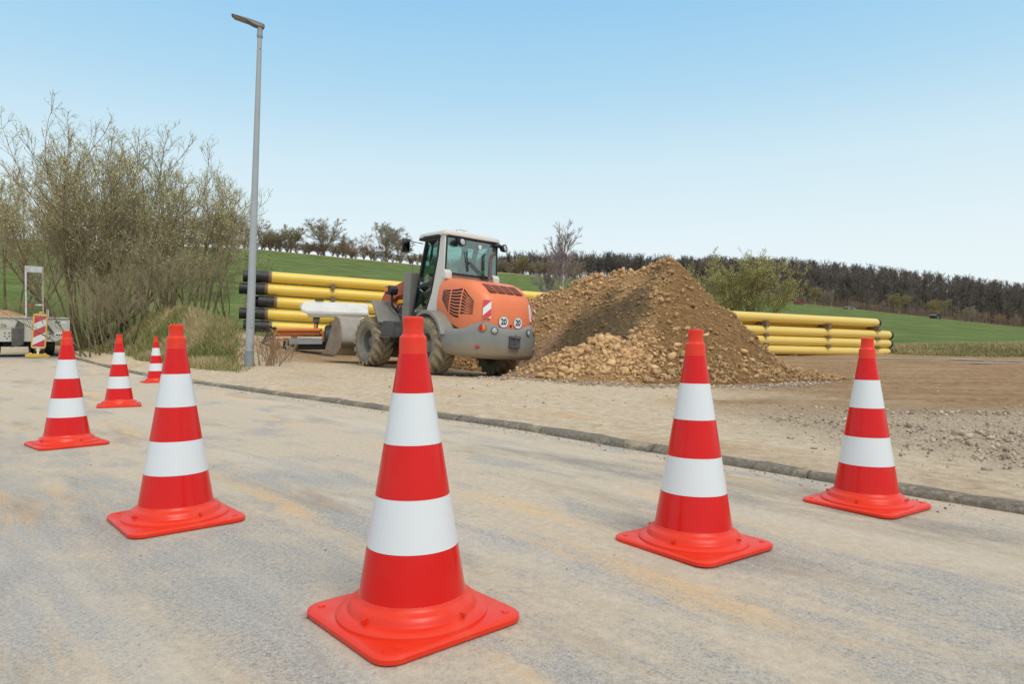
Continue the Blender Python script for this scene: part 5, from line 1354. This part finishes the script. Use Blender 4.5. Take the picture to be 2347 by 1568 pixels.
def leaves(P, size, r, up=0.4):
    n = len(P); d = r.normal(size=(n, 3)); d[:, 2] += up; d /= np.linalg.norm(d, axis=1, keepdims=True)
    q = np.cross(d, r.normal(size=(n, 3))); q /= np.linalg.norm(q, axis=1, keepdims=True)
    s_ = size[:, None]
    V = np.stack([P, P + d * s_ * .5 + q * s_ * .24, P + d * s_, P + d * s_ * .5 - q * s_ * .24], 1).reshape(-1, 3)
    return V, np.arange(4 * n).reshape(n, 4)
def join(parts):
    Vs, Fs, o = [], [], 0
    for V, F in parts: Vs.append(V); Fs.append(F + o); o += len(V)
    return np.concatenate(Vs), np.concatenate(Fs)
def bark(name, a, b_, sc=6):
    b = NB(name); b.set(rough=.9, spec=.15); b.col(b.mixc(b.ramp(b.noise(sc, 4), 0, 1, .35, .65), a, b_)); return b.m
def leafm(name, a, b_, sc=1.5):
    b = NB(name); b.set(rough=.6, spec=.25); t = b.attr("tint"); b.col(b.mixc(t, a, b_))
    tr = b.n("ShaderNodeBsdfTranslucent"); b.l(b.mixc(t, a, b_), tr.inputs[0]); mx = b.n("ShaderNodeMixShader"); mx.inputs[0].default_value = .4
    b.l(b.p.outputs[0], mx.inputs[1]); b.l(tr.outputs[0], mx.inputs[2]); b.l(mx.outputs[0], b.out.inputs[0]); return b.m
M_bark = bark("olive_brown_bark", srgb(96, 88, 62), srgb(136, 126, 94))
M_twig = bark("grey_brown_twigs", srgb(132, 120, 92), srgb(174, 160, 130))
M_leaf = leafm("young_willow_leaves", srgb(182, 182, 120), srgb(232, 228, 178))
M_leafy = leafm("yellow_green_leaves", srgb(170, 164, 100), srgb(212, 204, 140))
def shrub(name, x, y, h, seed, label, cat, stems=14, tilt=(.05, .75), c1=11, c2=8, c3=4, leaf=True, lsize=.075, lmat=None, group=None, spread=.5, rs=1.0, lmin=.35, bm=None, tm=None):
    r = np.random.default_rng(seed); z = gz(x, y) - .08
    root = empty(name, (x, y, z), label=label, cat=cat, group=group)
    a = r.uniform(0, 2 * np.pi, stems); t = r.uniform(*tilt, stems); t[: stems // 4] *= .35
    D = np.stack([np.cos(a) * np.sin(t), np.sin(a) * np.sin(t), np.cos(t)], 1)
    P = np.stack([np.cos(a) * spread * r.random(stems), np.sin(a) * spread * r.random(stems), np.zeros(stems)], 1)
    L = h * r.uniform(.80, 1.0, stems)
    p0 = polylines(P, D, L, 8, .07, .02, r)
    P1, D1, L1 = children(p0, L, c1, .24, .98, (.3, .85), .38, r, .12); p1 = polylines(P1, D1, L1, 5, .10, .07, r)
    P2, D2, L2 = children(p1, L1, c2, .15, 1, (.3, .85), .48, r, .10); p2 = polylines(P2, D2, L2, 3, .12, .06, r)
    P3, D3, L3 = children(p2, L2, c3, .2, 1, (.3, .9), .58, r, .08); p3 = polylines(P3, D3, L3, 2, .12, .05, r)
    n0, n1, n2, n3 = len(p0), len(p1), len(p2), len(p3)
    rr = h / 7 * rs
    st = tubes(p0, r.uniform(.05, .085, n0) * rr, np.full(n0, .012 * rr), r, 6)
    mesh_np("stems", *st, bm or M_bark, root, smooth=True)
    tw = join([tubes(p1, np.full(n1, .020 * rr), np.full(n1, .007 * rr), r), tubes(p2, np.full(n2, .0095 * rr), np.full(n2, .005 * rr), r), tubes(p3, np.full(n3, .0062 * rr), np.full(n3, .0040 * rr), r)])
    mesh_np("twigs", *tw, tm or M_twig, root)
    if leaf:
        zrel = np.linalg.norm(p3[:, -1] * np.array([.9, .9, 1.0]), axis=1) / h * np.clip(p3[:, -1, 2] / (.45 * h), .3, 1)
        keep = r.random(n3) < np.clip((zrel - lmin) * 1.5 + .06, .03, .8)
        Q = p3[keep]; Q = np.concatenate([Q[:, -1], Q[:, 1]])
        V, F = leaves(Q, r.uniform(.6, 1.3, len(Q)) * lsize, r)
        mesh_np("leaves", V, F, lmat or M_leaf, root, tint=np.repeat(r.random(len(Q)), 4))
    return root
def at(px, d): return ((px - 1173) / FPX * d, d)
G = "shrubs on the bank beside the road"
shrub("willow_shrub", *at(205, 24.3), 7.0, 1, "largest many stemmed willow shrub in young leaf rising behind the two small cones", "shrub", 26, (.05, .82), 11, 7, 5, lsize=.066, group=G, spread=.9, rs=.8)
shrub("willow_shrub", *at(25, 31.5), 7.0, 2, "willow shrub at the left edge behind the grey trailer", "shrub", 17, (.05, .80), 10, 7, 5, lsize=.08, group=G, spread=1.0, rs=.8)
shrub("willow_shrub", *at(318, 25.6), 7.1, 3, "willow shrub in the middle of the group, right of the largest one", "shrub", 19, (.05, .80), 10, 7, 5, lsize=.07, group=G, spread=.8, rs=.8)
shrub("willow_shrub", *at(438, 24.6), 5.5, 4, "rightmost tall willow shrub, left of the street lamp", "shrub", 15, (.05, .80), 10, 7, 5, lsize=.066, group=G, spread=.7, rs=.8)
shrub("bare_shrub", *at(520, 26.5), 3.5, 5, "low almost leafless shrub just left of the street lamp", "shrub", 10, (.1, .95), 9, 7, 4, lsize=.05, lmin=.6, group=G, spread=.9, rs=.8)
shrub("bare_shrub", *at(270, 23.0), 3.0, 8, "low leafless brown thicket at the foot of the largest willow shrub", "shrub", 8, (.1, 1.0), 7, 6, 4, leaf=False, group=G, spread=1.5, rs=.8)
shrub("sapling", *at(612, 25.0), 2.9, 6, "slender sapling with green leaves just right of the street lamp pole", "sapling", 4, (.05, .35), 6, 4, 3, lsize=.10, lmat=leafm("fresh_green_leaves", srgb(120, 140, 70), srgb(160, 176, 104)), spread=.3)
shrub("bare_shrub", *at(250, 19.6), 2.4, 8, "low leafless brown thicket at the foot of the largest willow shrub", "shrub", 22, (.1, 1.0), 9, 7, 3, leaf=False, group=G, spread=1.2)
shrub("bare_shrub", *at(395, 20.8), 2.1, 9, "low leafless brown thicket on top of the grassy bank", "shrub", 22, (.1, 1.0), 9, 7, 3, leaf=False, group=G, spread=1.2)
M_dry = bark("dry_weed_stalks", srgb(132, 108, 82), srgb(176, 150, 118))
shrub("dry_weed", *at(606, 13.9), .75, 12, "clump of dry brown weeds at the foot of the street lamp", "weed", 26, (.05, .8), 6, 3, 2, leaf=False, spread=.3, rs=1.6, bm=M_dry, tm=M_dry)
shrub("dry_weed", *at(628, 14.9), .60, 13, "smaller clump of dry weeds between the street lamp and the bucket", "weed", 20, (.05, .9), 6, 3, 2, leaf=False, spread=.35, rs=1.6, bm=M_dry, tm=M_dry)
M_bush = bark("olive_bush_bark", srgb(116, 108, 70), srgb(152, 142, 98))
shrub("willow_bush", *at(1690, 34.0), 4.1, 15, "broad yellow green bush behind the right end of the earth heap", "bush", 34, (.03, .62), 9, 8, 4, lsize=.078, lmat=M_leafy, spread=1.2, bm=M_bush, tm=M_bush, lmin=.05)

# bare birch behind the heap
def birch():
    r = np.random.default_rng(31); x, y = at(1287, 42); z = gz(x, y) - .1
    root = empty("birch_tree", (x, y, z), label="bare birch with a pale trunk above the left part of the heap", cat="birch tree")
    h = (CAM_H + (780 - 500) / FPX * 42 - z) * .74
    b = NB("birch_bark"); b.set(rough=.8); b.col(b.mixc(b.ramp(b.noise(6, 5, .6, b.mapping((1, 1, 4))), 0, 1, .5, .62), srgb(196, 188, 180), srgb(96, 86, 80)))
    D0 = np.array([[.04, 0, 1.0], [-.05, 0.02, 1.0]]); L0 = np.array([h, h * .62]); p0 = polylines(np.array([[0., 0, 0], [-.55, .2, 0]]), D0, L0, 10, .03, .02, r)
    P1, D1, L1 = children(p0, L0, 30, .30, .98, (.5, 1.05), .46, r, .25); p1 = polylines(P1, D1, L1, 6, .06, .05, r)
    P2, D2, L2 = children(p1, L1, 8, .15, 1, (.25, .7), .42, r, .1); p2 = polylines(P2, D2, L2, 4, .08, .0, r)
    P3, D3, L3 = children(p2, L2, 6, .2, 1, (.25, .7), .55, r, .0); p3 = polylines(P3, D3, L3, 2, .1, -.04, r)
    mesh_np("trunk", *tubes(p0, np.array([.11, .085]), np.array([.02, .02]), r, 8), b.m, root, smooth=True)
    f = lambda p, a, c: tubes(p, np.full(len(p), a), np.full(len(p), c), r)
    mesh_np("branches", *join([f(p1, .030, .012), f(p2, .013, .008), f(p3, .009, .007)]), bark("mauve_birch_twigs", srgb(146, 126, 124), srgb(186, 168, 166)), root)
birch()

# ---- hedge trees on the crest of the field
M_tbark = bark("hedge_tree_bark", srgb(150, 138, 120), srgb(178, 166, 146))
M_tbark2 = bark("mossy_hedge_bark", srgb(146, 134, 94), srgb(172, 160, 120))
def bare_tree_proto(h, seed, wide, c=(12, 8, 6), thick=1.0, low=.16, bk=None):
    r = np.random.default_rng(seed)
    root = empty("bare_tree")
    k = 4
    D0 = np.array([[0.02, 0.0, 1.0]]); L0 = np.array([h * low * 1.5]); p0 = polylines(np.zeros((1, 3)), D0, L0, 5, .05, 0, r)
    P, D, L = children(p0, L0, k * 3, .4, 1.0, (.15, wide), .62 * h / (h * low * 1.5), r, .15); L = h * r.uniform(.55, .85, len(L)); p1 = polylines(P, D, L, 7, .10, .05, r)
    P2, D2, L2 = children(p1, L, c[0], .25, 1, (.3, .9), .38, r, .08); p2 = polylines(P2, D2, L2, 4, .12, .03, r)
    P3, D3, L3 = children(p2, L2, c[1], .2, 1, (.3, .9), .5, r, .05); p3 = polylines(P3, D3, L3, 3, .14, .0, r)
    P4, D4, L4 = children(p3, L3, c[2], .2, 1, (.3, .9), .6, r, .0); p4 = polylines(P4, D4, L4, 1, .1, .0, r)
    s_ = h / 11 * thick
    f = lambda p, a, b2: tubes(p, np.full(len(p), a * s_), np.full(len(p), b2 * s_), r)
    mesh_np("trunk", *join([tubes(p0, np.array([.34 * s_]), np.array([.22 * s_]), r, 8), f(p1, .15, .04)]), bk or M_tbark, root, smooth=True)
    mesh_np("crown", *join([f(p2, .048, .026), f(p3, .026, .016), f(p4, .017, .012)]), bk or M_tbark, root)
    return root
protos = [bare_tree_proto(11, 41, 1.15), bare_tree_proto(9, 42, 1.0, bk=M_tbark2), bare_tree_proto(8, 43, 1.2, low=.10), bare_tree_proto(11, 44, .85), bare_tree_proto(4.5, 45, 1.2, low=.08, c=(9, 7, 4), bk=bark("reddish_hedge_bark", srgb(146, 122, 98), srgb(172, 148, 122)))]
CREST = [(742, 505, 0, "widest bare oak on the field crest, with a spreading crown"), (665, 518, 1, "mossy bare tree on the crest just right of the street lamp"), (640, 530, 1, "narrow mossy bare tree next to the street lamp on the crest"), (806, 532, 2, "low bushy bare tree between the two tall trees on the crest"),
         (882, 517, 3, "tall bare tree left of the loader mirror on the crest"), (915, 545, 3, "smaller bare tree touching the loader mirror from the left"), (850, 556, 4, "low reddish bush between the bare trees on the crest"), (775, 556, 4, "low bush at the right foot of the widest oak"), (700, 548, 2, "low bare tree left of the widest oak"),
         (945, 578, 4, "low dark bush on the crest left of the cab"), (600, 515, 2, "bushy bare tree behind the street lamp pole"), (560, 500, 0, "bare tree on the crest just left of the street lamp"), (520, 492, 3, "tall bare tree on the crest seen through the right shrub"), (470, 495, 0, "bare tree on the crest behind the rightmost willow shrub"), (400, 490, 1, "bare tree on the crest behind the middle willow shrub"),
         (330, 492, 2, "bushy bare tree on the crest behind the willow shrubs"), (250, 486, 0, "bare tree on the crest behind the largest willow shrub"), (120, 480, 3, "bare tree on the crest left of the largest willow shrub"), (20, 478, 0, "leftmost bare tree on the field crest"),
         (1165, 592, 2, "grey bare tree just right of the loader cab"), (1192, 586, 1, "bare tree between the loader cab and the birch"), (1222, 594, 2, "bushy bare tree left of the birch"), (1258, 590, 4, "reddish bush at the left foot of the birch"), (1310, 592, 4, "reddish bush at the right foot of the birch")]
used = set()
for px, ytop, k, lab in CREST:
    u = (px - 1173) / FPX; d = float(np.interp(u, US, CD)) + 2; x = u * d; z = gz(x, d)
    h = CAM_H + (780 - ytop) / FPX * d - z
    if k in used: o = copy_tree(protos[k])
    else: o = protos[k]; used.add(k)
    o.location = (x, d, z - .1); s_ = h / (11, 9, 8, 11, 4.5)[k] * 1.02; o.scale = (s_ * 1.38, s_ * 1.38, s_ * .95); o.rotation_euler = (0, 0, px * .37)
    tag(o, lab, "tree", "bare trees along the field crest")

rb = np.random.default_rng(8)
for px in list(np.linspace(395, 985, 58)) + list(np.linspace(1155, 1330, 10)):
    px = px + rb.uniform(-8, 8); u = (px - 1173) / FPX; d = float(np.interp(u, US, CD)) + rb.uniform(0, 4); x = u * d
    o = copy_tree(protos[4]); s_ = rb.uniform(.6, 1.15); o.location = (x, d, gz(x, d) - .2); o.scale = (s_ * 1.3, s_ * 1.3, s_); o.rotation_euler = (0, 0, rb.uniform(0, 6.28))
    tag(o, "low brown brush under the bare trees along the field crest", "bush", "brush along the field crest")

# ---- wooded hill
def wood():
    r = np.random.default_rng(77)
    def ribbons(p, w0, w1):
        n, K1, _ = p.shape; d = p[:, -1] - p[:, 0]; u = np.cross(d, r.normal(size=d.shape)); u /= np.linalg.norm(u, axis=1, keepdims=True) + 1e-9
        wd = np.linspace(w0, w1, K1)[None, :, None]
        V = np.stack([p - u[:, None] * wd, p + u[:, None] * wd], 2)
        base = (np.arange(n) * K1 * 2)[:, None] + (np.arange(K1 - 1) * 2)[None]
        return V.reshape(-1, 3), np.stack([base, base + 1, base + 3, base + 2], -1).reshape(-1, 4)
    kinds = []
    for k in range(6):
        h = 20.0
        p0 = polylines(np.zeros((1, 3)), np.array([[0, 0, 1.0]]), np.array([h * .8]), 3, .03, 0, r)
        P, D, L = children(p0, np.array([h * .8]), 30, .22, 1, (.35, 1.0), .36, r, .30); p1 = polylines(P, D, L, 2, .1, .08, r)
        P2, D2, L2 = children(p1, L, 9, .15, 1, (.3, 1.0), .42, r, .15); p2 = polylines(P2, D2, L2, 1, .1, 0, r)
        V, F = join([ribbons(p0, .26, .10), ribbons(p1, .10, .05), ribbons(p2, .085, .04)])
        kinds.append((V, F))
    N = 2000
    u = r.uniform(-.13, 1.0, N); yc = np.interp(u, US, CD)
    y0_ = np.where(u < .3, yc + (455 - yc) * ss(.34, .16, u), yc) + 3
    y = y0_ + (650 - y0_) * r.random(N) ** 1.35
    x = u * y; z = ground(x, y)
    Vs, Fs, Ts, o = [], [], [], 0
    for i in range(N):
        V, F = kinds[i % 6]; a = r.uniform(0, 6.28); s_ = r.uniform(.78, 1.12) * (.62 if y[i] < yc[i] + 25 else .95); c, s2 = math.cos(a) * s_, math.sin(a) * s_
        W = np.stack([V[:, 0] * c - V[:, 1] * s2 + x[i], V[:, 0] * s2 + V[:, 1] * c + y[i], V[:, 2] * s_ + z[i]], 1)
        Vs.append(W); Fs.append(F + o); o += len(V); Ts.append(np.full(len(V), r.random()))
    b = NB("winter_wood_bark"); b.set(rough=.95, spec=.05)
    b.col(b.mixc(b.attr("tint"), srgb(102, 94, 87), srgb(122, 112, 102)))
    ob = mesh_np("forest", np.concatenate(Vs), np.concatenate(Fs), b.m, tint=np.concatenate(Ts))
    tag(ob, "leafless grey brown winter wood covering the far hill", "forest", kind="stuff")
wood()
EDGE = [(1868, 655, 352, 1), (1905, 662, 350, 2), (1960, 690, 335, 4), (2010, 695, 334, 4), (2205, 700, 336, 2), (2250, 712, 336, 4), (2290, 716, 336, 4), (2325, 722, 336, 4), (2060, 672, 345, 1), (2150, 685, 345, 1)]
EL = ["round bare tree standing before the wood, above the upper right pipes", "second round bare tree before the wood, right of the first", "low bush in the row before the wood, left end", "low bush in the row before the wood, second from left", "bare field tree at the left end of the far right hedge", "far right hedge bush, just right of the field tree", "far right hedge bush between two others", "far right hedge bush nearest the right edge",
      "tawny bare tree at the edge of the wood, left one", "tawny bare tree at the edge of the wood, right one"]
M_edge = bark("edge_tree_bark", srgb(96, 86, 66), srgb(120, 110, 86))
for (px, yt, d, k), lab in zip(EDGE, EL):
    u = (px - 1173) / FPX; d = min(d, float(np.interp(u, US, CD)) + 6) - 4; x = u * d; z = gz(x, d); h = CAM_H + (780 - yt) / FPX * d - z
    o = copy_tree(protos[k]); s_ = h / (11, 9, 8, 11, 4.5)[k]; o.location = (x, d, z - .2); o.scale = (s_ * 1.2, s_ * 1.2, s_); o.rotation_euler = (0, 0, px * .53)
    tag(o, lab, "tree", "trees and bushes before the wood")

# ---- small sheds by the wood
def shed(px, d, w_, h_, mc, rc, lab):
    u = (px - 1173) / FPX; x = u * d; z = gz(x, d) - .3
    root = empty("field_shed", (x, d, z), (0, 0, .3), label=lab, cat="shed")
    mb = MB(); mb.prism([(-w_ / 2, 0), (w_ / 2, 0), (w_ / 2, h_), (0, h_ * 1.35), (-w_ / 2, h_)], -1.5, 1.5); mb.build("walls", mat_simple(root.name + "_boards", mc, None, rough=.9), root)
    mb = MB()
    for sg in (-1, 1): mb.prism([(0, h_ * 1.36), (sg * (w_ / 2 + .3), h_ * .93), (sg * (w_ / 2 + .3), h_ * .99), (0, h_ * 1.43)], -1.75, 1.75)
    mb.build("roof", mat_simple(root.name + "_roofing", rc, None, rough=.8), root)
    mb = MB(); mb.box((0, -1.52, h_ * .4), (w_ * .3, .06, h_ * .8)); mb.build("door", M_greyd, root)
shed(2143, 318, 3.6, 1.8, (.05, .045, .04, 1), (.16, .16, .16, 1), "small dark shed at the foot of the wood")
shed(1946, 318, 4.5, 1.3, (.24, .23, .20, 1), (.24, .23, .21, 1), "pale low shed among the bushes before the wood")
shed(1830, 305, 2.8, 1.5, (.26, .05, .04, 1), (.22, .06, .05, 1), "tiny red shed right of the yellow green bush")

# ---- grass
def grass():
    r = np.random.default_rng(21)
    N = 330000
    px = r.uniform(-16, -4.6, N); py = r.uniform(9.5, 26, N)
    m = masks(px, py); s = S_of(px, py)
    ok = (s > .55) & (r.random(N) < m["grass"] * (.25 + .75 * ss(24, 16, py)) * (.35 + .9 * ss(-.2, .25, fbm(px, py, 1.3, 3))))
    A = np.stack([px[ok], py[ok]], 1); sa = m["straw"][ok]
    N = 260000
    px = r.uniform(15, 27, N); py = r.uniform(20, 36, N); m2 = masks(px, py)
    ok = (r.random(N) < m2["grass"] * ss(36, 32, py + .55 * (px - 16.5)) * .6)
    B = np.stack([px[ok], py[ok]], 1); sb = m2["straw"][ok] * .9 + .12
    P = np.concatenate([A, B]); st = np.concatenate([sa, sb]); n = len(P)
    hh = r.uniform(.04, .14, n) * (1 + .9 * st); hh[len(A):] *= .85
    a = r.uniform(0, 6.28, n); lean = r.normal(size=(n, 2)) * .45 * hh[:, None]; wd = r.uniform(.006, .012, n) * np.where(np.arange(n) < len(A), 1, 1.6)
    z = ground(P[:, 0], P[:, 1]) - .01
    dx, dy = np.cos(a) * wd, np.sin(a) * wd
    V = np.stack([np.stack([P[:, 0] - dx, P[:, 1] - dy, z], 1), np.stack([P[:, 0] + dx, P[:, 1] + dy, z], 1), np.stack([P[:, 0] + lean[:, 0], P[:, 1] + lean[:, 1], z + hh], 1)], 1).reshape(-1, 3)
    t = np.clip(st * .85 + .16 + r.normal(size=n) * .24, 0, 1)
    b = NB("grass_blades"); b.set(rough=.7, spec=.2)
    g = b.mixc(b.ramp(b.attr("tint"), 0, 1, 0.0, 0.45), srgb(98, 110, 56), srgb(144, 136, 84)); b.col(b.mixc(b.ramp(b.attr("tint"), 0, 1, .4, .95), g, srgb(190, 172, 130)))
    o = mesh_np("grass", V, np.arange(3 * n).reshape(n, 3), b.m, tint=np.repeat(t, 3))
    tag(o, "short green and straw coloured grass on the bank and field edge", "grass", kind="stuff")
grass()
